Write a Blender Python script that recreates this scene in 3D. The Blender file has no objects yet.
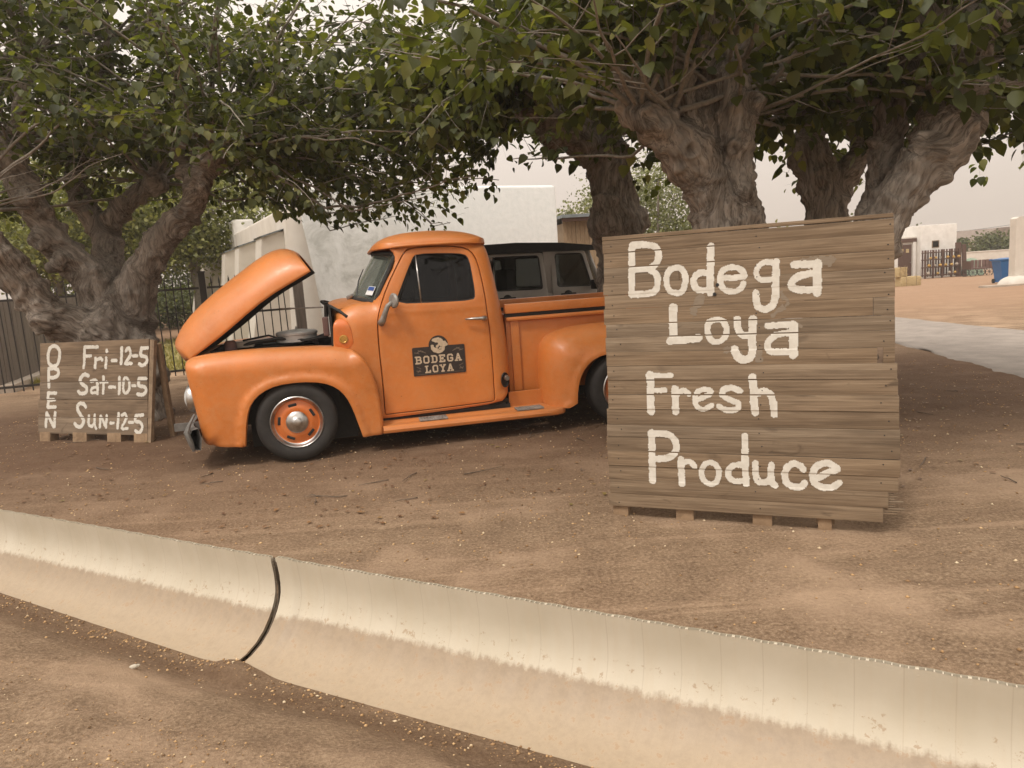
import bpy, bmesh, math, random
import numpy as np
from mathutils import Vector, Matrix, noise as mnoise
from mathutils.geometry import delaunay_2d_cdt
rng = np.random.default_rng(7)
random.seed(7)
R_ = math.radians
scene = bpy.context.scene
COL = scene.collection

# ------------------------------------------------------------------ camera
FPX, EYE = 750.0, 1.4
PITCH, ROLL = R_(8.55), R_(3.8)
_f = np.array([0, math.cos(PITCH), -math.sin(PITCH)])
_r = np.array([1.0, 0, 0]); _u = np.cross(_r, _f)
CR = math.cos(ROLL)*_r - math.sin(ROLL)*_u
CU = math.cos(ROLL)*_u + math.sin(ROLL)*_r
CF = _f
CAM = np.array([0, 0, EYE])
cam_data = bpy.data.cameras.new('camera')
cam = bpy.data.objects.new('camera', cam_data); COL.objects.link(cam)
cam.matrix_world = Matrix([[CR[0], CU[0], -CF[0], 0], [CR[1], CU[1], -CF[1], 0], [CR[2], CU[2], -CF[2], EYE], [0, 0, 0, 1]])
cam_data.sensor_width = 36.0
cam_data.lens = FPX/1024*36
cam_data.clip_start = 0.05
cam_data.clip_end = 2000
scene.camera = cam

# ------------------------------------------------------------------ sky, sun, exposure
SUN_EL, SUN_AZ = R_(58), R_(215)          # azimuth measured clockwise from +Y
world = bpy.data.worlds.new('World'); scene.world = world; world.use_nodes = True
wt = world.node_tree; bg = wt.nodes['Background']
sky = wt.nodes.new('ShaderNodeTexSky'); sky.sky_type = 'NISHITA'; sky.sun_disc = False
sky.sun_elevation = SUN_EL; sky.sun_rotation = SUN_AZ
sky.dust_density = 8.0; sky.air_density = 1.0; sky.ozone_density = 0.3
hs = wt.nodes.new('ShaderNodeHueSaturation'); hs.inputs['Saturation'].default_value = 0.25
wt.links.new(sky.outputs['Color'], hs.inputs['Color'])
mx = wt.nodes.new('ShaderNodeMix'); mx.data_type = 'RGBA'; mx.inputs[0].default_value = 0.80
wt.links.new(hs.outputs['Color'], mx.inputs[6])
# dust veil: like any overcast sky it is brighter overhead than at the horizon
tcw = wt.nodes.new('ShaderNodeTexCoord'); sxw = wt.nodes.new('ShaderNodeSeparateXYZ'); wt.links.new(tcw.outputs['Generated'], sxw.inputs[0])
rw_ = wt.nodes.new('ShaderNodeValToRGB'); wt.links.new(sxw.outputs['Z'], rw_.inputs['Fac'])
er = rw_.color_ramp.elements; er[0].position = .03; er[0].color = (.378, .322, .276, 1); er[1].position = 1.0; er[1].color = (1, .925, .85, 1)
sc10 = wt.nodes.new('ShaderNodeVectorMath'); sc10.operation = 'SCALE'; sc10.inputs['Scale'].default_value = 24.0; wt.links.new(rw_.outputs['Color'], sc10.inputs[0])
wt.links.new(sc10.outputs[0], mx.inputs[7])
wt.links.new(mx.outputs[2], bg.inputs['Color'])
bg.inputs['Strength'].default_value = 0.085
sd = bpy.data.lights.new('sun', 'SUN'); sd.energy = 1.5; sd.angle = R_(11); sd.color = (1.0, 0.94, 0.87)
sun = bpy.data.objects.new('sun', sd); COL.objects.link(sun)
sun.rotation_euler = (math.pi/2-SUN_EL, 0, -SUN_AZ + math.pi)
vs = scene.view_settings
vs.view_transform = 'Standard'; vs.look = 'None'; vs.exposure = 0.22; vs.gamma = 1.0; vs.use_curve_mapping = False
scene.cycles.use_denoising = True
scene.cycles.max_bounces = 8
scene.cycles.transparent_max_bounces = 12

# ------------------------------------------------------------------ helpers
def ray(px, py): return CF + CR*((px-512)/FPX) + CU*((384-py)/FPX)
def at(px, py, D): return CAM + ray(px, py)*D          # a point at depth D metres
def onz(px, py, z=0.0):
    d = ray(px, py); return CAM + d*((z-EYE)/d[2])

def tag(o, label=None, cat=None, group=None, kind=None):
    if label: o['label'] = label
    if cat: o['category'] = cat
    if group: o['group'] = group
    if kind: o['kind'] = kind
    return o
def empty(name, loc=(0, 0, 0), rz=0.0, label=None, cat=None, group=None):
    o = bpy.data.objects.new(name, None); COL.objects.link(o)
    o.location = loc; o.rotation_euler = (0, 0, rz); o.empty_display_size = 0.2
    return tag(o, label, cat, group)
def link(name, me, mat=None, parent=None, smooth=None):
    o = bpy.data.objects.new(name, me); COL.objects.link(o)
    if mat is not None and not me.materials: me.materials.append(mat)
    if parent is not None: o.parent = parent
    if smooth is not None and len(me.polygons):
        me.polygons.foreach_set('use_smooth', [smooth]*len(me.polygons))
    return o
def npmesh(name, V, *faces):
    """fast mesh from a vertex array and face arrays (k x n)"""
    me = bpy.data.meshes.new(name)
    V = np.asarray(V, np.float32)
    me.vertices.add(len(V)); me.vertices.foreach_set('co', V.ravel())
    loops = np.concatenate([np.asarray(f, np.int32).ravel() for f in faces])
    tot = np.concatenate([np.full(len(f), np.asarray(f).shape[1], np.int32) for f in faces])
    start = np.concatenate([[0], np.cumsum(tot)[:-1]]).astype(np.int32)
    me.loops.add(len(loops)); me.loops.foreach_set('vertex_index', loops)
    me.polygons.add(len(tot)); me.polygons.foreach_set('loop_start', start)
    try: me.polygons.foreach_set('loop_total', tot)
    except Exception: pass
    me.update(calc_edges=True); me.validate()
    return me
def copy_tree(o, parent=None):
    c = o.copy(); COL.objects.link(c)
    if parent is not None: c.parent = parent
    for ch in list(o.children): copy_tree(ch, c)
    return c

class MB:
    """collects shapes, then links them as ONE mesh object"""
    def __init__(s): s.V = []; s.F = []
    def add(s, V, F):
        b = len(s.V); s.V += [tuple(map(float, v)) for v in V]; s.F += [tuple(int(b+i) for i in f) for f in F]; return s
    def box(s, c, size, rz=0.0, M=None, bev=0.0):
        hx, hy, hz = size[0]/2, size[1]/2, size[2]/2
        if bev > 0:
            bm = bmesh.new(); bmesh.ops.create_cube(bm, size=1)
            for v in bm.verts: v.co = Vector((v.co.x*size[0], v.co.y*size[1], v.co.z*size[2]))
            bmesh.ops.bevel(bm, geom=list(bm.edges), offset=bev, segments=2, profile=.6, affect='EDGES')
            P = [v.co.copy() for v in bm.verts]; bm.verts.index_update()
            F = [[v.index for v in f.verts] for f in bm.faces]; bm.free()
        else:
            P = [Vector((x*hx, y*hy, z*hz)) for x in (-1, 1) for y in (-1, 1) for z in (-1, 1)]
            F = [(0, 1, 3, 2), (4, 6, 7, 5), (0, 4, 5, 1), (2, 3, 7, 6), (0, 2, 6, 4), (1, 5, 7, 3)]
        if M is None: M = Matrix.Rotation(rz, 3, 'Z')
        return s.add([M @ p + Vector(c) for p in P], F)
    def tube(s, pts, rad, n=8, closed=False, cap=True):
        pts = [Vector(p) for p in pts]; m = len(pts)
        if not hasattr(rad, '__len__'): rad = [rad]*m
        V = []; F = []; up = None
        for i, p in enumerate(pts):
            if closed: d = pts[(i+1) % m]-pts[i-1]
            else: d = pts[min(i+1, m-1)]-pts[max(i-1, 0)]
            d = d.normalized() if d.length > 1e-9 else Vector((0, 0, 1))
            if up is None:
                up = d.orthogonal().normalized()
            up = up - d*up.dot(d); up = up.normalized() if up.length > 1e-6 else d.orthogonal().normalized()
            w = d.cross(up)
            for k in range(n):
                a = 2*math.pi*k/n; V.append(p+(up*math.cos(a)+w*math.sin(a))*rad[i])
        for i in range(m if closed else m-1):
            j = (i+1) % m
            for k in range(n):
                l = (k+1) % n; F.append((i*n+k, i*n+l, j*n+l, j*n+k))
        if cap and not closed: F.append(tuple(range(n))[::-1]); F.append(tuple((m-1)*n+k for k in range(n)))
        return s.add(V, F)
    def lathe(s, prof, c, axis='y', n=32):
        """prof: (radius, along axis)"""
        V = []; F = []
        for r, h in prof:
            for k in range(n):
                a = 2*math.pi*k/n; x, z = r*math.cos(a), r*math.sin(a)
                p = {'y': (x, h, z), 'x': (h, x, z), 'z': (x, z, h)}[axis]
                V.append((p[0]+c[0], p[1]+c[1], p[2]+c[2]))
        for i in range(len(prof)-1):
            for k in range(n):
                l = (k+1) % n; F.append((i*n+k, i*n+l, (i+1)*n+l, (i+1)*n+k))
        return s.add(V, F)
    def sphere(s, c, r, n=12, m=8):
        V = []; F = []
        if not hasattr(r, '__len__'): r = (r, r, r)
        for i in range(m+1):
            t = math.pi*i/m
            for k in range(n):
                a = 2*math.pi*k/n
                V.append((c[0]+r[0]*math.sin(t)*math.cos(a), c[1]+r[1]*math.sin(t)*math.sin(a), c[2]+r[2]*math.cos(t)))
        for i in range(m):
            for k in range(n):
                l = (k+1) % n; F.append((i*n+k, (i+1)*n+k, (i+1)*n+l, i*n+l))
        return s.add(V, F)
    def prism(s, poly, h0, h1, f):
        """poly 2D, f(a,b,h)->xyz"""
        n = len(poly); V = [f(a, b, h0) for a, b in poly]+[f(a, b, h1) for a, b in poly]
        F = [tuple(range(n)), tuple(range(2*n-1, n-1, -1))]+[(i, n+i, n+(i+1) % n, (i+1) % n) for i in range(n)]
        return s.add(V, F)
    def grid(s, P):
        """P: list of rows of points"""
        n = len(P[0]); V = [p for r in P for p in r]
        F = [(i*n+j, i*n+j+1, (i+1)*n+j+1, (i+1)*n+j) for i in range(len(P)-1) for j in range(n-1)]
        return s.add(V, F)
    def build(s, name, mat, parent=None, smooth=False, fix=True, auto=None):
        me = bpy.data.meshes.new(name); me.from_pydata(s.V, [], s.F)
        if fix:
            bm = bmesh.new(); bm.from_mesh(me)
            bmesh.ops.remove_doubles(bm, verts=bm.verts, dist=1e-5)
            bmesh.ops.recalc_face_normals(bm, faces=bm.faces)
            if auto:
                for f in bm.faces: f.smooth = True
                for e in bm.edges:
                    if len(e.link_faces) == 2 and e.calc_face_angle(0) > R_(auto): e.smooth = False
            bm.to_mesh(me); bm.free()
        return link(name, me, mat, parent, smooth if not auto else None)

# value noise on arrays
_perm = rng.random((256, 256))
def vnoise(x, y, seed=0):
    x = np.asarray(x)+seed*17.3; y = np.asarray(y)+seed*9.1
    xi = np.floor(x).astype(int); yi = np.floor(y).astype(int); fx = x-xi; fy = y-yi
    fx = fx*fx*(3-2*fx); fy = fy*fy*(3-2*fy)
    g = lambda a, b: _perm[a % 256, b % 256]
    return (g(xi, yi)*(1-fx)+g(xi+1, yi)*fx)*(1-fy)+(g(xi, yi+1)*(1-fx)+g(xi+1, yi+1)*fx)*fy - .5
def fnoise(x, y, seed=0, oct=4):
    s = 0; a = 1; x = np.asarray(x); y = np.asarray(y)
    for k in range(oct): s = s+a*vnoise(x*2**k, y*2**k, seed+k); a *= .5
    return s

# ------------------------------------------------------------------ materials
def srgb(r, g, b):
    f = lambda c: (c/255/12.92) if c/255 <= .04045 else ((c/255+.055)/1.055)**2.4
    return (f(r), f(g), f(b), 1)
def node(t, typ, **kw):
    n = t.nodes.new(typ)
    for k, v in kw.items():
        if k in n.inputs: n.inputs[k].default_value = v
        else: setattr(n, k, v)
    return n
def ramp(t, fac, stops):
    r = t.nodes.new('ShaderNodeValToRGB'); e = r.color_ramp.elements
    while len(e) < len(stops): e.new(.5)
    for el, (p, c) in zip(e, stops): el.position = p; el.color = c
    t.links.new(fac, r.inputs['Fac']); return r.outputs['Color']
def mixc(t, fac, a, b, mode='MIX'):
    m = t.nodes.new('ShaderNodeMix'); m.data_type = 'RGBA'; m.blend_type = mode
    for s, v in ((0, fac), (6, a), (7, b)):
        if hasattr(v, 'is_output') or hasattr(v, 'links'): t.links.new(v, m.inputs[s])
        else: m.inputs[s].default_value = v
    return m.outputs[2]
def math_(t, op, a, b=0.0, clamp=False):
    m = t.nodes.new('ShaderNodeMath'); m.operation = op; m.use_clamp = clamp
    for s, v in ((0, a), (1, b)):
        if hasattr(v, 'links'): t.links.new(v, m.inputs[s])
        else: m.inputs[s].default_value = v
    return m.outputs[0]
def newmat(name):
    m = bpy.data.materials.new(name); m.use_nodes = True; t = m.node_tree
    return m, t, t.nodes['Principled BSDF']
def coords(t, which='Object', scale=(1, 1, 1), attr=None):
    mp = t.nodes.new('ShaderNodeMapping'); mp.inputs['Scale'].default_value = scale
    if attr:
        a = t.nodes.new('ShaderNodeAttribute'); a.attribute_name = attr; t.links.new(a.outputs['Vector'], mp.inputs['Vector'])
    elif which == 'Position':
        g = t.nodes.new('ShaderNodeNewGeometry'); t.links.new(g.outputs['Position'], mp.inputs['Vector'])
    else:
        c = t.nodes.new('ShaderNodeTexCoord'); t.links.new(c.outputs[which], mp.inputs['Vector'])
    return mp.outputs['Vector']
def tex(t, vec, scale, detail=6, rough=.6, dist=0.0):
    n = node(t, 'ShaderNodeTexNoise', Scale=scale, Detail=detail, Roughness=rough, Distortion=dist)
    t.links.new(vec, n.inputs['Vector']); return n.outputs['Fac']
def bump(t, p, h, strength, dist=.01, chain=None):
    b = node(t, 'ShaderNodeBump', Strength=strength, Distance=dist); t.links.new(h, b.inputs['Height'])
    if chain is not None: t.links.new(chain, b.inputs['Normal'])
    t.links.new(b.outputs['Normal'], p.inputs['Normal']); return b.outputs['Normal']
def simple(name, c1, c2=None, scale=6, rough=.6, bmp=0.0, bscale=60, metal=0.0, coat=0.0, sc=(1, 1, 1), which='Object', bdist=.005, spec=None, detail=6):
    m, t, p = newmat(name)
    v = coords(t, which, sc)
    if c2 is None: c2 = tuple(x*.8 for x in c1[:3])+(1,)
    f = tex(t, v, scale, detail)
    t.links.new(ramp(t, f, [(.32, c2), (.68, c1)]), p.inputs['Base Color'])
    p.inputs['Roughness'].default_value = rough; p.inputs['Metallic'].default_value = metal
    p.inputs['Coat Weight'].default_value = coat
    if spec is not None: p.inputs['Specular IOR Level'].default_value = spec
    if bmp: bump(t, p, tex(t, v, bscale, 5), bmp, bdist)
    return m
def island(t):
    g = t.nodes.new('ShaderNodeNewGeometry'); return g.outputs['Random Per Island']

def paint_mat(name, base, dust=.35):
    m, t, p = newmat(name)
    v = coords(t); f1 = tex(t, v, 2.2, 5); f2 = tex(t, v, 26, 6, .7)
    dark = tuple(c*.80 for c in base[:3])+(1,); lite = tuple(min(1, c*1.10+.008) for c in base[:3])+(1,)
    c = ramp(t, f1, [(.3, dark), (.7, lite)])
    c = mixc(t, math_(t, 'MULTIPLY', ramp(t, f2, [(.45, (0, 0, 0, 1)), (.75, (1, 1, 1, 1))]), .22), c, srgb(200, 150, 104))
    f3 = tex(t, v, 6.5, 7, .7, .8)
    c = mixc(t, math_(t, 'MULTIPLY', ramp(t, f3, [(.50, (0, 0, 0, 1)), (.72, (1, 1, 1, 1))]), .30), c, srgb(196, 140, 92))
    f4 = tex(t, v, 70, 3, .5)
    c = mixc(t, math_(t, 'MULTIPLY', ramp(t, f4, [(.69, (0, 0, 0, 1)), (.74, (1, 1, 1, 1))]), .5), c, srgb(96, 52, 28))
    g = t.nodes.new('ShaderNodeNewGeometry'); sx = t.nodes.new('ShaderNodeSeparateXYZ'); t.links.new(g.outputs['Normal'], sx.inputs[0])
    up = math_(t, 'MULTIPLY', math_(t, 'SUBTRACT', sx.outputs['Z'], .25, True), dust)
    up = math_(t, 'MULTIPLY', up, math_(t, 'ADD', f2, .45))
    c = mixc(t, up, c, srgb(150, 112, 78))
    # road dust low on the body
    sp = t.nodes.new('ShaderNodeSeparateXYZ'); t.links.new(g.outputs['Position'], sp.inputs[0])
    low = math_(t, 'MULTIPLY', math_(t, 'SUBTRACT', math_(t, 'MULTIPLY', f1, .8), sp.outputs['Z'], True), .5, True)
    c = mixc(t, low, c, srgb(165, 118, 80))
    t.links.new(c, p.inputs['Base Color'])
    t.links.new(ramp(t, f2, [(.3, (.30, .30, .30, 1)), (.75, (.55, .55, .55, 1))]), p.inputs['Roughness'])
    p.inputs['Coat Weight'].default_value = .10; p.inputs['Coat Roughness'].default_value = .28
    bump(t, p, tex(t, v, 5, 3), .05, .01)
    return m
def wood_mat(name, dark, mid, lite, sc=(1.6, 55, 20), gap=None, rough=.8):
    m, t, p = newmat(name)
    tc = t.nodes.new('ShaderNodeTexCoord'); isl = island(t)
    ad = t.nodes.new('ShaderNodeVectorMath'); ad.operation = 'ADD'
    cb = t.nodes.new('ShaderNodeCombineXYZ')
    t.links.new(math_(t, 'MULTIPLY', isl, 37.0), cb.inputs[0]); t.links.new(math_(t, 'MULTIPLY', isl, 11.0), cb.inputs[1]); t.links.new(math_(t, 'MULTIPLY', isl, 5.0), cb.inputs[2])
    t.links.new(tc.outputs['Object'], ad.inputs[0]); t.links.new(cb.outputs[0], ad.inputs[1])
    mp = node(t, 'ShaderNodeMapping'); mp.inputs['Scale'].default_value = sc; t.links.new(ad.outputs[0], mp.inputs['Vector'])
    g1 = tex(t, mp.outputs[0], 1.0, 8, .65, .6)
    mp2 = node(t, 'ShaderNodeMapping'); mp2.inputs['Scale'].default_value = (sc[0]*1.3, sc[1]*.16, sc[2]*.2); t.links.new(ad.outputs[0], mp2.inputs['Vector'])
    g2 = tex(t, mp2.outputs[0], 1.0, 4, .5, .8)
    c = ramp(t, g1, [(.30, dark), (.5, mid), (.72, lite)])
    c2 = ramp(t, g2, [(.28, tuple(x*.55 for x in mid[:3])+(1,)), (.5, mid), (.75, lite)])
    c = mixc(t, .45, c, c2)
    mp3 = node(t, 'ShaderNodeMapping'); mp3.inputs['Scale'].default_value = (4, 9, 9); t.links.new(ad.outputs[0], mp3.inputs['Vector'])
    kn = tex(t, mp3.outputs[0], 1.0, 3, .5, 1.2)
    c = mixc(t, ramp(t, kn, [(.66, (0, 0, 0, 1)), (.76, (.7, .7, .7, 1))]), c, dark)
    tint = ramp(t, isl, [(0, (.78, .74, .70, 1)), (.35, (1.02, .95, .87, 1)), (.6, (.92, .92, .92, 1)), (1, (1.14, 1.09, 1.03, 1))])
    c = mixc(t, 1.0, c, tint, 'MULTIPLY')
    t.links.new(c, p.inputs['Base Color']); p.inputs['Roughness'].default_value = rough
    p.inputs['Specular IOR Level'].default_value = .25
    bump(t, p, g1, .5, .004)
    return m
def leaf_mat(name, stops, trans=.35):
    m, t, p = newmat(name)
    c = ramp(t, island(t), stops)
    t.links.new(c, p.inputs['Base Color']); p.inputs['Roughness'].default_value = .48
    p.inputs['Specular IOR Level'].default_value = .4
    tr = t.nodes.new('ShaderNodeBsdfTranslucent')
    t.links.new(mixc(t, 1.0, c, (1.5, 1.6, .6, 1), 'MULTIPLY'), tr.inputs['Color'])
    ms = t.nodes.new('ShaderNodeMixShader'); ms.inputs[0].default_value = trans
    t.links.new(p.outputs[0], ms.inputs[1]); t.links.new(tr.outputs[0], ms.inputs[2])
    t.links.new(ms.outputs[0], t.nodes['Material Output'].inputs['Surface'])
    return m
def glass_mat(name, tint=(.02, .02, .02, 1), clear=.4, rough=.03, spec=.6):
    m, t, p = newmat(name)
    p.inputs['Base Color'].default_value = tint; p.inputs['Roughness'].default_value = rough
    p.inputs['Specular IOR Level'].default_value = spec
    tr = t.nodes.new('ShaderNodeBsdfTransparent'); tr.inputs['Color'].default_value = (.85, .88, .85, 1)
    ms = t.nodes.new('ShaderNodeMixShader'); ms.inputs[0].default_value = clear
    t.links.new(p.outputs[0], ms.inputs[1]); t.links.new(tr.outputs[0], ms.inputs[2])
    t.links.new(ms.outputs[0], t.nodes['Material Output'].inputs['Surface'])
    return m

MT = {}
MT['orange'] = paint_mat('orange_paint', (.61, .187, .034, 1), .38)
MT['orange_clean'] = paint_mat('orange_paint_clean', (.64, .150, .020, 1), .2)
MT['chrome'] = simple('worn_chrome', (.60, .58, .55, 1), (.36, .34, .32, 1), 22, .33, metal=1.0)
MT['steel'] = simple('dull_steel', (.36, .34, .31, 1), (.19, .17, .15, 1), 14, .6, metal=.35)
MT['rubber'] = simple('tyre_rubber', (.032, .028, .024, 1), (.018, .016, .015, 1), 16, .8, .2, 90)
MT['black'] = simple('black_metal', (.016, .015, .014, 1), (.010, .010, .010, 1), 12, .5)
MT['soot'] = simple('engine_grime', (.022, .019, .016, 1), (.009, .008, .007, 1), 18, .7, .4, 40)
MT['glass'] = glass_mat('window_glass', (.005, .005, .005, 1), .10, spec=.22)
MT['jeepglass'] = glass_mat('tinted_side_glass', (.010, .011, .011, 1), .22, spec=.4)
MT['wsglass'] = glass_mat('windshield_glass', (.13, .145, .125, 1), .45)
MT['seat'] = simple('seat_vinyl', (.05, .035, .025, 1), (.03, .022, .017, 1), 10, .6)
MT['cream'] = simple('cream_print', (.60, .47, .33, 1), (.48, .36, .24, 1), 60, .6)
MT['decal'] = simple('dark_brown_print', (.040, .026, .020, 1), (.020, .014, .012, 1), 30, .5)
def brushed_paint(name):
    m, t, p = newmat(name); v = coords(t, 'Object', (7, 1, 60)); v2 = coords(t)
    a = tex(t, v, 1.0, 5, .6); b = tex(t, v2, 24, 4)
    c = ramp(t, b, [(.3, (.56, .52, .445, 1)), (.7, (.68, .645, .57, 1))])
    c = mixc(t, ramp(t, a, [(.60, (0, 0, 0, 1)), (.72, (.55, .55, .55, 1))]), c, (.40, .33, .24, 1))
    t.links.new(c, p.inputs['Base Color']); p.inputs['Roughness'].default_value = .75; bump(t, p, a, .3, .004); return m
MT['paintwhite'] = brushed_paint('brushed_white_paint')
MT['signwood'] = wood_mat('weathered_boards', (.072, .052, .036, 1), (.205, .152, .102, 1), (.34, .27, .19, 1), (2.0, 75, 120))
MT['openwood'] = wood_mat('weathered_boards_small', (.085, .062, .044, 1), (.195, .146, .102, 1), (.31, .24, .17, 1), (2.2, 50, 70))
MT['postwood'] = wood_mat('post_wood', (.12, .08, .05, 1), (.28, .20, .13, 1), (.40, .30, .20, 1), (12, 12, 12))
MT['jeep'] = simple('warm_grey_paint', (.41, .39, .355, 1), (.35, .33, .30, 1), 8, .4, coat=.25)
MT['canvas'] = simple('black_canvas', (.028, .028, .028, 1), (.018, .018, .018, 1), 14, .85, .3, 200)
MT['blue'] = simple('blue_plastic', (.020, .130, .34, 1), (.016, .105, .28, 1), 8, .45)
MT['straw'] = simple('straw', (.56, .44, .24, 1), (.36, .26, .12, 1), 30, .85, .8, 60, sc=(1, 1, 4))
MT['white_stucco'] = simple('white_stucco', (.74, .71, .66, 1), (.62, .59, .54, 1), 3, .85, .3, 60)
MT['beige_stucco'] = simple('beige_stucco', (.62, .57, .50, 1), (.54, .49, .42, 1), 2.5, .85, .3, 50)
MT['brown_wood'] = simple('brown_wood', (.105, .052, .033, 1), (.065, .032, .022, 1), 8, .7, sc=(6, 6, 1))
MT['tin'] = simple('blue_grey_tin', (.22, .25, .26, 1), (.16, .18, .19, 1), 10, .5, metal=.3)
MT['shedwood'] = simple('tan_slats', (.36, .26, .16, 1), (.20, .135, .08, 1), 14, .8, .4, 40, sc=(9, 9, .6))
MT['boardgrey'] = simple('grey_brown_boards', (.165, .130, .105, 1), (.10, .08, .065, 1), 5, .85, .4, 40, sc=(6, 6, .6))
MT['concrete'] = simple('pale_concrete', (.44, .37, .30, 1), (.34, .28, .22, 1), 7, .9, .4, 60)
MT['blackiron'] = simple('black_iron', (.020, .017, .015, 1), (.032, .024, .018, 1), 20, .5)
MT['asphalt'] = simple('dusty_asphalt', (.310, .265, .225, 1), (.220, .188, .160, 1), 3.5, .9, .5, 160, which='Position')
MT['blueprint'] = simple('blue_print', (.03, .07, .25, 1), (.05, .10, .30, 1), 40, .4)
MT['whiteprint'] = simple('white_print', (.75, .75, .74, 1), (.68, .68, .68, 1), 40, .4)
MT['amber'] = simple('amber_badge', (.55, .30, .06, 1), (.40, .22, .05, 1), 60, .3, metal=.4)
MT['rustred'] = simple('dusty_brown_red', (.16, .09, .075, 1), (.09, .05, .045, 1), 6, .8)
MT['tarp'] = simple('pale_green_tarp', (.26, .33, .24, 1), (.18, .24, .18, 1), 6, .8)
BIG_LETTERS={'Bodega':[([(0.156,1.49),(0.148,1.235)],0.0179,0),([(0.156,1.493),(0.232,1.491),(0.281,1.475),(0.3,1.437),(0.289,1.395),(0.254,1.369),(0.158,1.362)],0.0179,0),([(0.253,1.357),(0.284,1.33),(0.292,1.296),(0.279,1.253),(0.244,1.233),(0.148,1.233)],0.0179,0),([(0.39,1.361),(0.426,1.343),(0.437,1.294),(0.421,1.24),(0.387,1.229),(0.35,1.246),(0.337,1.293),(0.349,1.342)],0.016,1),([(0.569,1.46),(0.565,1.365),(0.562,1.22)],0.0185,0),([(0.558,1.323),(0.522,1.328),(0.489,1.312),(0.478,1.279),(0.493,1.245),(0.52,1.235),(0.556,1.239)],0.017,0),([(0.624,1.295),(0.728,1.293),(0.721,1.325),(0.694,1.341),(0.659,1.344),(0.624,1.328),(0.611,1.293),(0.62,1.25),(0.652,1.225),(0.687,1.223),(0.713,1.237),(0.727,1.26)],0.0151,0),([(0.886,1.359),(0.882,1.237),(0.879,1.178),(0.865,1.144),(0.828,1.125),(0.794,1.144),(0.786,1.177),(0.787,1.209)],0.0175,0),([(0.875,1.356),(0.836,1.359),(0.802,1.343),(0.791,1.312),(0.802,1.282),(0.83,1.272),(0.874,1.275)],0.0145,0),([(1.076,1.338),(1.074,1.198)],0.0211,0),([(0.971,1.34),(1.071,1.335)],0.0187,0),([(1.07,1.292),(1.017,1.287),(0.973,1.272),(0.954,1.244),(0.973,1.22),(1.016,1.212),(1.07,1.215)],0.0181,0)],'Loya':[([(0.368,1.153),(0.366,0.979)],0.0223,0),([(0.347,0.976),(0.442,0.983),(0.498,0.988)],0.0202,0),([(0.592,1.081),(0.627,1.07),(0.64,1.025),(0.626,0.981),(0.59,0.966),(0.558,0.983),(0.543,1.028),(0.556,1.072)],0.0154,1),([(0.694,1.079),(0.697,1.031),(0.719,0.998),(0.765,0.997)],0.0178,0),([(0.77,1.077),(0.767,0.989),(0.762,0.893),(0.725,0.871),(0.691,0.89),(0.679,0.927)],0.0202,0),([(0.964,1.042),(0.963,0.894)],0.021,0),([(0.845,1.042),(0.953,1.043)],0.017,0),([(0.952,1.004),(0.886,0.994),(0.844,0.955),(0.848,0.916),(0.885,0.907),(0.952,0.91)],0.017,0)],'Fresh':[([(0.237,0.797),(0.236,0.597)],0.0206,0),([(0.226,0.793),(0.348,0.792)],0.0148,0),([(0.245,0.711),(0.313,0.712)],0.014,0),([(0.367,0.721),(0.369,0.598)],0.0189,0),([(0.375,0.687),(0.413,0.711),(0.441,0.692)],0.0148,0),([(0.477,0.658),(0.543,0.688),(0.555,0.711),(0.519,0.717),(0.482,0.7),(0.471,0.662),(0.485,0.625),(0.521,0.613),(0.558,0.634)],0.014,0),([(0.701,0.709),(0.662,0.725),(0.623,0.717),(0.615,0.688),(0.654,0.663),(0.693,0.643),(0.684,0.615),(0.641,0.607),(0.598,0.626)],0.0156,0),([(0.764,0.781),(0.77,0.68),(0.776,0.599)],0.0197,0),([(0.778,0.689),(0.817,0.709),(0.851,0.693),(0.865,0.649),(0.869,0.588)],0.0173,0)],'Produce':[([(0.235,0.48),(0.235,0.347),(0.236,0.213)],0.0197,0),([(0.238,0.475),(0.296,0.477),(0.346,0.461),(0.369,0.416),(0.356,0.368),(0.311,0.34),(0.247,0.335)],0.0185,0),([(0.392,0.337),(0.394,0.205)],0.0185,0),([(0.406,0.321),(0.437,0.329),(0.464,0.304)],0.0154,0),([(0.544,0.328),(0.577,0.312),(0.59,0.272),(0.576,0.227),(0.545,0.211),(0.512,0.227),(0.499,0.268),(0.513,0.31)],0.0154,1),([(0.724,0.473),(0.723,0.365),(0.728,0.222)],0.0173,0),([(0.715,0.321),(0.673,0.319),(0.643,0.296),(0.638,0.261),(0.66,0.234),(0.714,0.237)],0.016,0),([(0.775,0.33),(0.776,0.271),(0.793,0.231),(0.83,0.236),(0.848,0.255)],0.0168,0),([(0.851,0.326),(0.852,0.243),(0.87,0.22)],0.0168,0),([(1.007,0.311),(0.984,0.332),(0.956,0.337),(0.928,0.314),(0.917,0.271),(0.93,0.232),(0.961,0.218),(0.995,0.22),(1.01,0.239)],0.0171,0),([(1.072,0.266),(1.121,0.298),(1.162,0.318),(1.137,0.341),(1.105,0.346),(1.067,0.326),(1.05,0.283),(1.061,0.241),(1.099,0.222),(1.143,0.225),(1.172,0.247)],0.0171,0)]}
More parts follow.
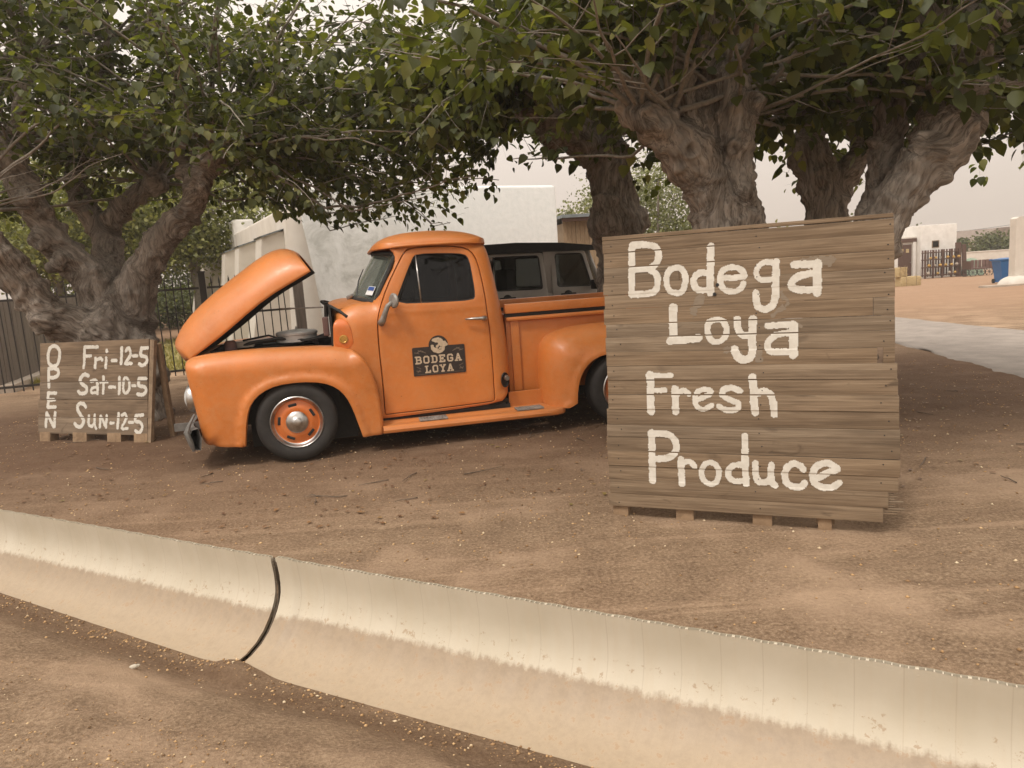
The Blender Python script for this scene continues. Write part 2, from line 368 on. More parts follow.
OPEN_LETTERS={'OPEN':[([(0.21,0.965),(0.273,0.931),(0.285,0.865),(0.252,0.78),(0.189,0.761),(0.134,0.789),(0.123,0.862),(0.146,0.934)],0.0193,1),([(0.133,0.733),(0.126,0.551)],0.0193,0),([(0.133,0.733),(0.234,0.734),(0.269,0.694),(0.232,0.649),(0.132,0.643)],0.0193,0),([(0.116,0.487),(0.099,0.344)],0.0193,0),([(0.12,0.487),(0.224,0.487)],0.0177,0),([(0.109,0.416),(0.194,0.418)],0.0177,0),([(0.099,0.344),(0.203,0.345)],0.0177,0),([(0.08,0.286),(0.068,0.147)],0.0177,0),([(0.085,0.283),(0.178,0.144)],0.0177,0),([(0.199,0.29),(0.187,0.148)],0.0177,0)],'Fri':[([(0.629,0.941),(0.613,0.741)],0.0181,0),([(0.635,0.941),(0.799,0.937)],0.0181,0),([(0.628,0.853),(0.707,0.851)],0.0165,0),([(0.77,0.827),(0.765,0.735)],0.0165,0),([(0.773,0.805),(0.828,0.826),(0.856,0.808)],0.0165,0),([(0.91,0.827),(0.905,0.733)],0.0165,0),([(0.919,0.901),(0.919,0.893)],0.0181,0),([(0.985,0.802),(1.038,0.801)],0.0165,0),([(1.114,0.918),(1.103,0.769)],0.0181,0),([(1.166,0.89),(1.198,0.917),(1.224,0.883),(1.214,0.833),(1.157,0.771),(1.234,0.767)],0.0165,0),([(1.252,0.839),(1.308,0.838)],0.0148,0),([(1.439,0.912),(1.365,0.911)],0.0181,0),([(1.362,0.909),(1.353,0.843),(1.417,0.826),(1.425,0.779),(1.38,0.744),(1.334,0.761)],0.0181,0)],'Sat':[([(0.672,0.655),(0.621,0.67),(0.569,0.63),(0.577,0.582),(0.641,0.54),(0.633,0.49),(0.562,0.48),(0.535,0.5)],0.0198,0),([(0.706,0.598),(0.781,0.604),(0.788,0.479)],0.0165,0),([(0.783,0.543),(0.714,0.53),(0.71,0.49),(0.779,0.487)],0.0148,0),([(0.875,0.642),(0.862,0.481)],0.0165,0),([(0.829,0.589),(0.921,0.591)],0.0132,0),([(0.942,0.541),(1.016,0.54)],0.0165,0),([(1.083,0.63),(1.07,0.48)],0.0181,0),([(1.162,0.63),(1.198,0.596),(1.197,0.516),(1.156,0.479),(1.125,0.513),(1.13,0.594)],0.0148,1),([(1.241,0.553),(1.279,0.552)],0.0132,0),([(1.417,0.621),(1.335,0.619)],0.0181,0),([(1.332,0.618),(1.319,0.555),(1.387,0.541),(1.412,0.508),(1.377,0.465),(1.307,0.472)],0.0181,0)],'Sun':[([(0.619,0.346),(0.589,0.379),(0.527,0.373),(0.51,0.323),(0.553,0.262),(0.591,0.207),(0.557,0.155),(0.505,0.152),(0.47,0.179)],0.0198,0),([(0.662,0.255),(0.659,0.174),(0.704,0.157),(0.738,0.195)],0.0165,0),([(0.739,0.269),(0.737,0.181),(0.755,0.134)],0.0148,0),([(0.818,0.256),(0.806,0.148)],0.0148,0),([(0.826,0.252),(0.885,0.149)],0.0148,0),([(0.899,0.263),(0.888,0.149)],0.0148,0),([(0.945,0.19),(0.984,0.19)],0.0132,0),([(1.054,0.284),(1.038,0.144)],0.0165,0),([(1.095,0.264),(1.135,0.28),(1.152,0.238),(1.093,0.142),(1.165,0.139)],0.0148,0),([(1.19,0.199),(1.235,0.199)],0.0148,0),([(1.361,0.27),(1.274,0.265)],0.0165,0),([(1.271,0.264),(1.265,0.212),(1.33,0.197),(1.352,0.147),(1.311,0.1),(1.267,0.116)],0.0165,0)]}

# ------------------------------------------------------------------ ground (one sheet, its rows run along the ditch)
GA = np.array([-1.27, 3.72]); GD = np.array([.8744, -.4852]); GN = np.array([-.4852, -.8744])
def dt_of(x, y):
    x = np.asarray(x, float)-GA[0]; y = np.asarray(y, float)-GA[1]
    return x*GD[0]+y*GD[1], x*GN[0]+y*GN[1]
def xy_of(d, t): return GA[0]+d*GD[0]+t*GN[0], GA[1]+d*GD[1]+t*GN[1]
PROF_T = np.array([-.5, -.0245, -.0195, .0, .03, .08, .15, .24, .31, .345, .40, .55, .72, .90, 1.15, 1.6, 3])
PROF_Z = np.array([0, 0, -.12, -.30, -.34, -.40, -.455, -.465, -.445, -.418, -.40, -.365, -.27, -.20, -.165, -.15, -.14])
def ground_z(x, y):
    x = np.asarray(x, float); y = np.asarray(y, float)
    d, t = dt_of(x, y)
    z = np.interp(t, PROF_T, PROF_Z)
    left = np.clip((-d-.3)/2.2, 0, 1)
    z = z + np.where(t > .2, .085*left*np.clip((t-.2)/.15, 0, 1)*np.clip((1.3-t)/.6, 0, 1), 0)
    z = z + np.where(t > .32, np.clip((t-.32)/.2, 0, 1)*(.05*fnoise(d*1.6, t*2.2, 3, 4)), 0)
    # a heap of soil where the two liner lengths meet
    z = z + .055*np.exp(-((d-.05)**2/.018+(t-.40)**2/.02))
    pad = np.where(t < -.03, 1.0, 0)*np.clip((-t-.03)/.25, 0, 1)
    z = z + pad*(.022*fnoise(x*.9, y*.9, 5, 3)+.010*fnoise(x*5, y*5, 6, 4))
    z = z + np.where(t > .35, .012*fnoise(x*6, y*6, 8, 4)+.010*fnoise(x*17, y*17, 9, 2), 0)
    far = np.clip(y-11, 0, None)*np.clip((x-2)/4, 0, 1)
    return z-.018*np.minimum(far, 70)
def grow(a, b, step, lim, k=1.16):
    c = list(np.arange(a, b+1e-6, step)); s = step
    while c[-1] < lim: s *= k; c.append(c[-1]+s)
    s = step; lo = []
    p = a
    while p > -lim: s *= k; p -= s; lo.append(p)
    return np.array(lo[::-1]+c)
ds = grow(-6.5, 6.0, .032, 420)
ts = grow(-7.5, 2.9, .03, 420)
ts = np.unique(np.concatenate([ts[(ts < -.06) | (ts > .4)], [-.06, -.04, -.0245, -.0195, 0, .02, .05, .08, .11, .15, .2, .24, .28, .31, .34, .37, .4]]))
DD, TT = np.meshgrid(ds, ts)
GX, GY = xy_of(DD, TT)
GZ = ground_z(GX, GY)
nr, nc = GX.shape
idx = np.arange(nr*nc).reshape(nr, nc)
quads = np.stack([idx[:-1, :-1], idx[1:, :-1], idx[1:, 1:], idx[:-1, 1:]], -1).reshape(-1, 4)
me = npmesh('ground', np.stack([GX, GY, GZ], -1).reshape(-1, 3), quads)
gm, t, p = newmat('dry_dirt')
v = coords(t, 'Position')
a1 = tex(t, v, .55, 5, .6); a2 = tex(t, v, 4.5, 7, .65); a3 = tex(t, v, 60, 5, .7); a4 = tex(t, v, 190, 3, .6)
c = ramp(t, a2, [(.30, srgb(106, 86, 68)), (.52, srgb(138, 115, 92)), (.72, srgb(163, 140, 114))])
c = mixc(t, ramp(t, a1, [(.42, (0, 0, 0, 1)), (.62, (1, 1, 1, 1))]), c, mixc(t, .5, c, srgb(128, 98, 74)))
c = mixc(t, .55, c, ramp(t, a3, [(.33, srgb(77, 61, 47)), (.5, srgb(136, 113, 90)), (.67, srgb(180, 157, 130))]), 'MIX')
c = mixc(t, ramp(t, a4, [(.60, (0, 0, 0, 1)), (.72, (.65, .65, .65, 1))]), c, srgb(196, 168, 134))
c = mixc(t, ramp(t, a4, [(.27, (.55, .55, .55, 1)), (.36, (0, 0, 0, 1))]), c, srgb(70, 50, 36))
# raked and driven-over streaks, patchy light and shade painted into the dirt colour
mpr = node(t, 'ShaderNodeMapping'); mpr.inputs['Rotation'].default_value = (0, 0, .62); mpr.inputs['Scale'].default_value = (.55, 6.5, 1); gpos = t.nodes.new('ShaderNodeNewGeometry'); t.links.new(gpos.outputs['Position'], mpr.inputs['Vector'])
rk_ = tex(t, mpr.outputs[0], 1.0, 5, .6, .5)
c = mixc(t, ramp(t, rk_, [(.52, (0, 0, 0, 1)), (.68, (.38, .38, .38, 1))]), c, srgb(184, 156, 128))
c = mixc(t, ramp(t, rk_, [(.30, (.34, .34, .34, 1)), (.44, (0, 0, 0, 1))]), c, srgb(100, 76, 59))
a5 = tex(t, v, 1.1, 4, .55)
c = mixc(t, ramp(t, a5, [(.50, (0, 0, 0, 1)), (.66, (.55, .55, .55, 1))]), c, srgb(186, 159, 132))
# loose darker soil along the ditch bottom
dp = t.nodes.new('ShaderNodeVectorMath'); dp.operation = 'DOT_PRODUCT'; t.links.new(gpos.outputs['Position'], dp.inputs[0]); dp.inputs[1].default_value = (GN[0], GN[1], 0)
tq = math_(t, 'SUBTRACT', dp.outputs['Value'], float(GA @ GN))
soil = math_(t, 'SUBTRACT', 1.0, math_(t, 'MULTIPLY', math_(t, 'ABSOLUTE', math_(t, 'SUBTRACT', tq, .50)), 4.2), True)
soil = math_(t, 'MULTIPLY', soil, math_(t, 'ADD', a2, .25), True)
c = mixc(t, soil, c, mixc(t, a3, srgb(70, 52, 38), srgb(118, 92, 70)))
# darker earth in a band under the mulberries, redder and paler dirt out past the road
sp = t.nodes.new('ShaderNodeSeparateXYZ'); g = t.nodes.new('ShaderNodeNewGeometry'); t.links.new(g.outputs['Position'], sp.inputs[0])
tree_band = math_(t, 'SUBTRACT', 1.0, math_(t, 'MULTIPLY', math_(t, 'ABSOLUTE', math_(t, 'SUBTRACT', sp.outputs['Y'], 7.6)), .27), True)
tree_band = math_(t, 'MULTIPLY', math_(t, 'MULTIPLY', tree_band, 1.5, True), math_(t, 'ADD', .32, a2), True)
c = mixc(t, tree_band, c, mixc(t, a3, srgb(74, 54, 41), srgb(118, 91, 71)))
fr = math_(t, 'MULTIPLY', math_(t, 'SUBTRACT', sp.outputs['Y'], 12.0), .12, True)
c = mixc(t, math_(t, 'MULTIPLY', fr, .8), c, mixc(t, a2, srgb(144, 114, 90), srgb(168, 137, 111)))
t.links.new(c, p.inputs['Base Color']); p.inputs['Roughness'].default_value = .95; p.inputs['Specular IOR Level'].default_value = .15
b1 = bump(t, p, a3, .9, .014); bump(t, p, a4, .9, .005, b1)
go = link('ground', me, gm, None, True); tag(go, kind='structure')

# asphalt drive on the right, lying on the dirt
near = [(5.0, 1.5), (5.02, 4.5), (5.07, 7.31), (5.51, 10.6), (5.9, 14), (6.6, 20), (7.2, 27)]
farr = [(7.3, 1.5), (7.6, 5.5), (7.85, 11.36), (8.0, 13.4), (8.16, 15.7), (8.6, 21), (9.1, 27)]
def lerp_path(P, n):
    P = np.array(P); s = np.linspace(0, len(P)-1, n); return np.stack([np.interp(s, np.arange(len(P)), P[:, k]) for k in (0, 1)], -1)
na, fa = lerp_path(near, 160), lerp_path(farr, 160)
rows = []
for i in range(160):
    row = []
    for k in range(25):
        u = k/24; q = na[i]*(1-u)+fa[i]*u
        if k in (0, 24): q = q+np.array([.22*fnoise(i*.23, k, 11), 0])
        row.append((q[0], q[1], float(ground_z(q[0], q[1]))+.014-(0.03 if k in (0, 24) else 0)))
    rows.append(row)
ro = MB().grid(rows).build('road', MT['asphalt'], None, True); tag(ro, kind='structure')

# yellowing lawn beyond the iron fence
lm, t, p = newmat('dry_lawn'); v = coords(t, 'Position')
c = ramp(t, tex(t, v, 1.3, 6, .7), [(.35, srgb(118, 112, 58)), (.6, srgb(160, 146, 88)), (.75, srgb(178, 150, 104))])
t.links.new(c, p.inputs['Base Color']); p.inputs['Roughness'].default_value = .95; bump(t, p, tex(t, v, 90, 4), .8, .03)
rows = []
for i in range(30):
    s = i/29; row = []
    for k in range(20):
        u = k/19; x = -8.6*(1-s)+(-12.5)*s+u*(3.6+3.0*s); y = 12.45+s*24+u*1.6*(1-s)
        row.append((x, y, float(ground_z(x, y))+.012))
    rows.append(row)
tag(MB().grid(rows).build('lawn', lm, None, True), kind='structure')
# grass tufts on it
V = []; F = []
gr = np.random.default_rng(3)
for k in range(2600):
    s = gr.random()**1.6; u = gr.random(); x = -8.6*(1-s)+(-12.5)*s+u*(3.6+3.0*s); y = 12.5+s*24+u*1.6*(1-s); z = float(ground_z(x, y))
    for b in range(4):
        a = gr.random()*6.28; h = .05+.09*gr.random(); w = .012+.012*gr.random()
        ca, sa = math.cos(a), math.sin(a); bx, by = x+gr.normal()*.03, y+gr.normal()*.03; n = len(V)
        V += [(bx-ca*w, by-sa*w, z), (bx+ca*w, by+sa*w, z), (bx+sa*h*.5, by-ca*h*.5, z+h)]; F.append((n, n+1, n+2))
me = npmesh('grass', V, np.array(F))
tag(link('grass', me, leaf_mat('dry_grass', [(0, srgb(120, 118, 60)), (.6, srgb(150, 140, 84)), (1, srgb(176, 156, 104))], .2)), 'sparse yellow green grass growing beyond the black iron fence', 'grass', kind='stuff')

# gravel and litter chips
def stones(n, pos, smin, smax, seed, flat=.6):
    g = np.random.default_rng(seed)
    base = np.array([(1, 0, 0), (0, 1, 0), (-1, 0, 0), (0, -1, 0), (0, 0, 1), (0, 0, -1)], float)
    tri = np.array([(0, 1, 4), (1, 2, 4), (2, 3, 4), (3, 0, 4), (1, 0, 5), (2, 1, 5), (3, 2, 5), (0, 3, 5)])
    sz = smin+(smax-smin)*g.random(n)**2.5
    V = base[None]*(1+.35*g.normal(size=(n, 6, 1)).clip(-1, 1))*sz[:, None, None]
    V = V*np.stack([np.ones(n), .6+.5*g.random(n), np.full(n, flat)], -1)[:, None, :]
    a = g.random(n)*6.28; c, s = np.cos(a)[:, None], np.sin(a)[:, None]
    V = np.stack([V[..., 0]*c-V[..., 1]*s, V[..., 0]*s+V[..., 1]*c, V[..., 2]], -1)
    z = ground_z(pos[:, 0], pos[:, 1])
    V += np.stack([pos[:, 0], pos[:, 1], z+sz*.25], -1)[:, None, :]
    return V.reshape(-1, 3), (tri[None]+6*np.arange(n)[:, None, None]).reshape(-1, 3)
g = np.random.default_rng(5)
n1 = 17000
d_ = g.uniform(-3.4, 3.2, n1); t_ = g.uniform(1.0, 2.5, n1)
keep = fnoise(d_*1.1, t_*1.5, 21, 3)+.35*(t_-1.0) > g.normal(size=n1)*.30-.10
P1 = np.stack(xy_of(d_[keep], t_[keep]), -1)
n2 = 20000
P2 = np.stack([g.uniform(-6, 5, n2), g.uniform(1.6, 9.5, n2)], -1)
dd, tt = dt_of(P2[:, 0], P2[:, 1])
P2 = P2[(tt < -.06) & (fnoise(P2[:, 0]*.9, P2[:, 1]*.9, 31, 3)+.05 > g.normal(size=n2)*.3)]
n3 = 1500
d3 = g.uniform(-3.4, 3, n3); t3 = np.abs(g.normal(size=n3))*.12+.36
P3 = np.stack(xy_of(d3, t3), -1)
Va, Fa = stones(len(P1), P1, .002, .0075, 1); Vb, Fb = stones(len(P2), P2, .003, .011, 2); Vc, Fc = stones(len(P3), P3, .003, .011, 3)
me = npmesh('gravel', np.concatenate([Va, Vb, Vc]), np.concatenate([Fa, Fb+len(Va), Fc+len(Va)+len(Vb)]))
sm, t, p = newmat('gravel_stone')
t.links.new(ramp(t, island(t), [(0, srgb(110, 84, 58)), (.3, srgb(150, 118, 82)), (.6, srgb(178, 142, 98)), (.85, srgb(202, 168, 122)), (1, srgb(214, 196, 164))]), p.inputs['Base Color']); p.inputs['Roughness'].default_value = .9
tag(link('gravel', me, sm), 'small tan gravel and chips scattered over the dry dirt', 'gravel', kind='stuff')

# dry fallen leaves and twigs under the trees
n4 = 1000
P4 = np.stack([g.uniform(-6.2, 5.0, n4), 4.2+np.abs(g.normal(size=n4))*2.6], -1)
dd, tt = dt_of(P4[:, 0], P4[:, 1]); P4 = P4[(tt < -.1) & (P4[:, 1] < 11.5)]; n4 = len(P4)
a = g.random(n4)*6.28; L = .009+.018*g.random(n4); z = ground_z(P4[:, 0], P4[:, 1])+.006
ca, sa = np.cos(a), np.sin(a)
def lp(u, w, h): return np.stack([P4[:, 0]+ca*u*L-sa*w*L, P4[:, 1]+sa*u*L+ca*w*L, z+h*L], -1)
V = np.stack([lp(-1, 0, .1), lp(0, .55, .35), lp(1, 0, .2), lp(0, -.55, .3)], 1).reshape(-1, 3)
me = npmesh('fallen_leaves', V, np.arange(4*n4).reshape(-1, 4))
tag(link('fallen_leaves', me, leaf_mat('dry_leaf', [(0, srgb(92, 66, 48)), (.5, srgb(122, 90, 62)), (.85, srgb(140, 104, 66)), (1, srgb(120, 112, 60))], .1)), 'dry brown leaves littering the dirt under the trees', 'leaf litter', kind='stuff')

# fallen twigs
tw_ = MB(); g6 = np.random.default_rng(77)
for k in range(70):
    x, y = g6.uniform(-6, 4.6), g6.uniform(4.0, 9.0); d_0, t_0 = dt_of(x, y)
    if t_0 > -.25: continue
    a = g6.random()*6.28; L = g6.uniform(.06, .32); pts = []
    for q in np.linspace(0, 1, 5): pts.append((x+math.cos(a)*L*q+g6.normal()*.006, y+math.sin(a)*L*q+g6.normal()*.006, float(ground_z(x, y))+.008+.01*q*g6.random()))
    tw_.tube(pts, [.004, .0038, .0033, .0026, .0015], 5)
tag(tw_.build('fallen_twigs', simple('dead_twig', (.16, .115, .08, 1), (.08, .058, .04, 1), 30, .9), None, True), 'thin dead twigs scattered on the dirt under the trees', 'twigs', kind='stuff')

# ------------------------------------------------------------------ ditch liner: two lengths of hollow-cell plastic sheet
lin, t, p = newmat('cream_plastic_liner')
tc = t.nodes.new('ShaderNodeTexCoord'); sp = t.nodes.new('ShaderNodeSeparateXYZ'); t.links.new(tc.outputs['Object'], sp.inputs[0])
f1 = tex(t, tc.outputs['Object'], 3.0, 5); f2 = tex(t, tc.outputs['Object'], 26, 6, .75)
mp = node(t, 'ShaderNodeMapping'); mp.inputs['Scale'].default_value = (30, 1.5, 3); t.links.new(tc.outputs['Object'], mp.inputs['Vector'])
st = tex(t, mp.outputs[0], 1.0, 4, .6)
c = ramp(t, f1, [(.3, (.49, .43, .325, 1)), (.7, (.56, .50, .395, 1))])
c = mixc(t, ramp(t, st, [(.5, (0, 0, 0, 1)), (.8, (.30, .30, .30, 1))]), c, (.50, .40, .27, 1))
spk = math_(t, 'MULTIPLY', ramp(t, f2, [(.60, (0, 0, 0, 1)), (.68, (1, 1, 1, 1))]), ramp(t, sp.outputs['Z'], [(0, (0, 0, 0, 1)), (1, (0, 0, 0, 1))]))
# panel joints every 0.15 m
fr = math_(t, 'FRACT', math_(t, 'DIVIDE', math_(t, 'ADD', sp.outputs['X'], 20.0), .152))
ed = math_(t, 'LESS_THAN', math_(t, 'ABSOLUTE', math_(t, 'SUBTRACT', fr, .5)), .012)
c = mixc(t, math_(t, 'MULTIPLY', math_(t, 'MULTIPLY', ed, .42), f1), c, (.30, .22, .14, 1))
# dirt washed up the lower half: settled silt with a ragged upper line
hz = math_(t, 'ADD', sp.outputs['Z'], math_(t, 'MULTIPLY', math_(t, 'SUBTRACT', f2, .5), .055))
hz = math_(t, 'ADD', hz, math_(t, 'MULTIPLY', math_(t, 'SUBTRACT', st, .5), .05))
m1 = math_(t, 'MULTIPLY', math_(t, 'SUBTRACT', -.258, hz), 45.0, True)
silt = ramp(t, f2, [(.3, srgb(128, 107, 84)), (.7, srgb(154, 132, 106))])
pale = ramp(t, f2, [(.3, srgb(146, 125, 100)), (.7, srgb(168, 147, 120))])
m2 = math_(t, 'MULTIPLY', math_(t, 'SUBTRACT', -.325, hz), 16.0, True)
silt = mixc(t, math_(t, 'MULTIPLY', m2, .75), silt, pale)
c = mixc(t, math_(t, 'MULTIPLY', m1, .80), c, silt)
sm1 = math_(t, 'MULTIPLY', math_(t, 'LESS_THAN', hz, -.17), math_(t, 'GREATER_THAN', f2, .60))
c = mixc(t, math_(t, 'MULTIPLY', sm1, .55), c, srgb(150, 120, 88))
t.links.new(c, p.inputs['Base Color']); p.inputs['Roughness'].default_value = .55
bump(t, p, f2, .15, .004)
LT = np.array([.0, -.006, -.012, -.012, -.008, .008, .03, .06, .10, .155, .224, .30, .38])
LZ = np.array([.012, -.04, -.088, -.13, -.18, -.225, -.265, -.305, -.348, -.387, -.415, -.428, -.435])
lin_rot = math.atan2(GD[1], GD[0])
def liner(name, d0, d1, label, lift=0.0, seed=0, step0=False):
    root = empty(name, (GA[0], GA[1], 0), lin_rot, label, 'ditch liner')
    xs = np.arange(d0, d1+.001, .025)
    if d1-xs[-1] > .002: xs = np.append(xs, d1)
    def off(x):
        w = .006*fnoise(x*.8, 0, 40+seed, 3)
        seam = abs(((x+20)/.152+.5) % 1-.5)
        w += .0035*math.cos(min(seam, .5)*2*math.pi)*-1
        if step0: w += .022*max(0, min(1, (d0+.13-x)/.03))
        return float(w)
    outer, inner = [], []
    for x in xs:
        o = off(x); lf = lift+(.016*max(0, min(1, (d0+.13-x)/.03)) if step0 else 0)
        bow = .012*math.sin((x-d0)/(d1-d0)*math.pi)
        outer.append([(x, -(tt+o+.004), zz+lf) for tt, zz in zip(LT, LZ)])
        inner.append([(x, -(tt+o-.016), zz+lf-.004*(k > 0)) for k, (tt, zz) in enumerate(zip(LT, LZ))])
    mb = MB(); mb.grid(outer); mb.grid(inner)
    # end caps joining the two skins
    for E_, I_ in ((outer[0], inner[0]), (outer[-1], inner[-1])): mb.grid([E_, I_])
    mb.grid([[r[-1] for r in outer], [r[-1] for r in inner]])
    # webs between the skins: the open cells seen along the top
    x = d0+.012
    while x < d1:
        k = int(np.argmin(abs(xs-x))); a = outer[k][0]; b = inner[k][0]; a2 = outer[k][2]; b2 = inner[k][2]
        mb.box(((a[0]+b[0])/2, (a[1]+b[1])/2+.001, a[2]-.014), (.0042 if int((x-d0)/.0253) % 6 else .011, abs(a[1]-b[1])-.003, .022)); x += .0253
    mb.build('skin', lin, root, True, auto=50)
    return root
liner('ditch_liner', -4.6, -.05, 'cream plastic ditch liner left of the dark joint gap', 0.0, 1)
liner('ditch_liner', .014, 4.9, 'long cream plastic ditch liner right of the dark joint gap, with a raised first panel', .0, 2, True)
# dark tangle of dry grass packed in the joint
jm = simple('dry_fibre', (.055, .040, .026, 1), (.11, .08, .05, 1), 60, .9)
mb = MB(); g2 = np.random.default_rng(12)
for k in range(46):
    o = g2.normal()*.009; o2 = g2.normal()*.008
    pts = []
    for q, (tt, zz) in enumerate(zip(LT[:11], LZ[:11])):
        pts.append((-.018+o*1.5*math.sin(.5+2.4*q/10)+.012*math.sin(math.pi*q/10)+g2.normal()*.003, -(tt-.002+o2+g2.normal()*.002), zz-.008))
    mb.tube(pts, [.003+.002*g2.random()]*len(pts), 5)
jo = mb.build('dry_grass_strip', jm, None, True); jo.location = (GA[0], GA[1], 0); jo.rotation_euler = (0, 0, lin_rot)
tag(jo, 'dark strip of dry grass packed in the joint between the ditch liners', 'dry grass')
# white scrap beside the ditch
w_ = onz(131, 651, -.2); z_ = float(ground_z(w_[0], w_[1]))
mb = MB(); mb.sphere((0, 0, .008), (.022, .013, .011), 6, 4); mb.sphere((.016, .004, .006), (.014, .010, .008), 5, 4)
o = mb.build('pale_stone', simple('pale_stone', srgb(205, 198, 182), srgb(170, 160, 140), 30, .9, .5, 60), None, True); o.location = (w_[0], w_[1], z_); o.rotation_euler = (0, 0, .6)
tag(o, 'pale angular stone lying on the dirt at the ditch edge', 'stone')

# ------------------------------------------------------------------ white adobe building behind the truck
pm, t, p = newmat('mottled_plaster'); v = coords(t)
n1_ = tex(t, v, 2.2, 8, .68, .5); n2_ = tex(t, v, .5, 3); n3_ = tex(t, v, 9, 6)
c = ramp(t, n1_, [(.36, (.50, .50, .46, 1)), (.50, (.68, .68, .645, 1)), (.66, (.80, .80, .77, 1))])
sp = t.nodes.new('ShaderNodeSeparateXYZ'); tc = t.nodes.new('ShaderNodeTexCoord'); t.links.new(tc.outputs['Object'], sp.inputs[0])
c = mixc(t, math_(t, 'MULTIPLY', math_(t, 'ADD', math_(t, 'MULTIPLY', sp.outputs['X'], .45), math_(t, 'SUBTRACT', n2_, 1.15)), 1.6, True), c, ramp(t, n3_, [(.3, (.74, .76, .74, 1)), (.7, (.83, .84, .82, 1))]))
t.links.new(c, p.inputs['Base Color']); p.inputs['Roughness'].default_value = .9; bump(t, p, n3_, .4, .02)
MT['plaster'] = pm
bang = math.atan2(.454, .891)
bl = empty('adobe_building', (-3.55, 13.75, 0), bang, 'whitewashed adobe building with stepped buttresses behind the orange truck', 'building')
def wallbox(name, x0, x1, y0, y1, z0, z1, mat, par, bev=.06, wob=.02):
    nx, nz = max(2, int((x1-x0)/.25)), max(2, int((z1-z0)/.25))
    mb = MB(); mb.box(((x0+x1)/2, (y0+y1)/2, (z0+z1)/2), (x1-x0, y1-y0, z1-z0), bev=bev)
    return mb.build(name, mat, par, True, auto=60)
wallbox('front_wall', -.02, 5.32, 0, .5, -.5, 3.12, pm, bl)
wallbox('front_wall', 4.85, 5.3, .5, 9, -.5, 2.95, pm, bl)
wallbox('side_wall', -.05, .45, .52, 8.3, -.5, 2.92, MT['beige_stucco'], bl)
wallbox('parapet', -.05, .5, 8.31, 9.3, -.5, 3.3, MT['white_stucco'], bl)
wallbox('side_wall', -.05, .45, 9.32, 17, -.5, 2.78, MT['beige_stucco'], bl)
for y in (1.9, 5.0, 7.6, 10.3, 13.0, 15.6):
    bt = MB(); w = .72
    pr = [(0, -.5), (-.95, -.5), (-.75, .6), (-.52, 1.6), (-.42, 2.40), (-.0, 2.47)]
    bt.prism(pr, y-w/2, y+w/2, lambda a, b, h: (a-.052, h, b))
    b_ = bt.build('buttress', MT['beige_stucco'], bl)
    MB().prism([(-.44, 2.36), (.0, 2.50), (.0, 2.52), (-.46, 2.385)], y-w/2-.05, y+w/2+.05, lambda a, b, h: (a-.055, h, b)).build('cap', MT['tin'], b_)
# rounded corner pilaster
V = []
rows = []
for k in range(14):
    z = -.5+3.45*k/13; r = .52-.26*(k/13)**.8 if k < 13 else .18
    rows.append([(-.02+r*math.cos(a)*.75, .30+r*math.sin(a), z) for a in np.linspace(0, 2*math.pi, 25)])
MB().grid(rows).build('corner_pilaster', MT['beige_stucco'], bl, True)
# roof slab closing the building
MB().box((2.6, 8.6, 2.6), (5.0, 16.4, .1)).build('roof', MT['tin'], bl)
MB().box((2.7, 16.8, 1.1), (5.1, .3, 3.2)).build('back_wall', pm, bl)

# small white garden wall beyond the fence
gw = MB()
pr = [(0, -.3), (1.6, -.3), (1.6, 1.35), (1.35, 1.62), (1.0, 1.72), (.65, 1.66), (.35, 1.35), (0, .95)]
q = at(214, 330, 20.0)
gw.prism(pr, -.2, .2, lambda a, b, h: (a, h, b))
o = gw.build('garden_wall', MT['white_stucco'], None, False); o.location = (q[0], q[1], 0); o.rotation_euler = (0, 0, .2)
tag(o, 'low white curved garden wall behind the iron fence gate post', 'wall')

# shed with a metal roof edge
sh = empty('wooden_shed', (1.38, 17.35, 0), .15, 'tan wooden slat shed with a metal roof edge behind the grey off-road vehicle', 'shed')
mb = MB()
for k in range(13):
    mb.box((.06+k*.1, .03+.006*(k % 3), 1.1), (.094, .04, 2.75))
mb.box((.68, 1.6, 1.1), (1.24, 2.9, 2.6))
mb.build('slat_wall', MT['shedwood'], sh)
MB().box((.68, 1.5, 2.53), (1.5, 3.5, .07)).build('roof', MT['tin'], sh)
MB().box((.68, -.19, 2.455), (1.46, .04, .08)).build('fascia', MT['brown_wood'], sh)

# ------------------------------------------------------------------ fences on the left
f0, f1_ = np.array([-9.6, 10.55]), np.array([-3.25, 12.87])
fd = (f1_-f0)/np.linalg.norm(f1_-f0); frot = math.atan2(fd[1], fd[0]); FL = np.linalg.norm(f1_-f0)
GP = 5.02                                              # the gate post
def iron_fence(name, s0, s1, label, sp=.125):
    o3 = f0+fd*s0
    fe = empty(name, (o3[0], o3[1], 0), frot, label, 'fence')
    L = s1-s0
    for z in (1.46, 1.02, .16) if s0 > 4 else (1.46, .16):
        MB().box((L/2, 0, z), (L, .032, .034)).build('rail', MT['blackiron'], fe)
    pk = MB().box((0, 0, .80), (.017, .017, 1.44)); pk.lathe([(.001, 1.64), (.012, 1.58), (.015, 1.53), (.008, 1.515)], (0, 0, 0), 'z', 8)
    proto = pk.build('picket', MT['blackiron'], fe)
    n = int(L/sp); proto.location = (sp*.6, 0, 0)
    for k in range(1, n):
        c = proto.copy(); COL.objects.link(c); c.parent = fe; c.location = (sp*(k+.6), 0, 0); c.rotation_euler = (0, random.gauss(0, .008), 0)
    return fe
iron_fence('iron_fence', 0, GP-.06, 'long black iron picket fence behind the left tree and open hours sign')
iron_fence('iron_gate', GP+.06, 6.36, 'black iron picket gate with three rails seen under the raised orange hood')
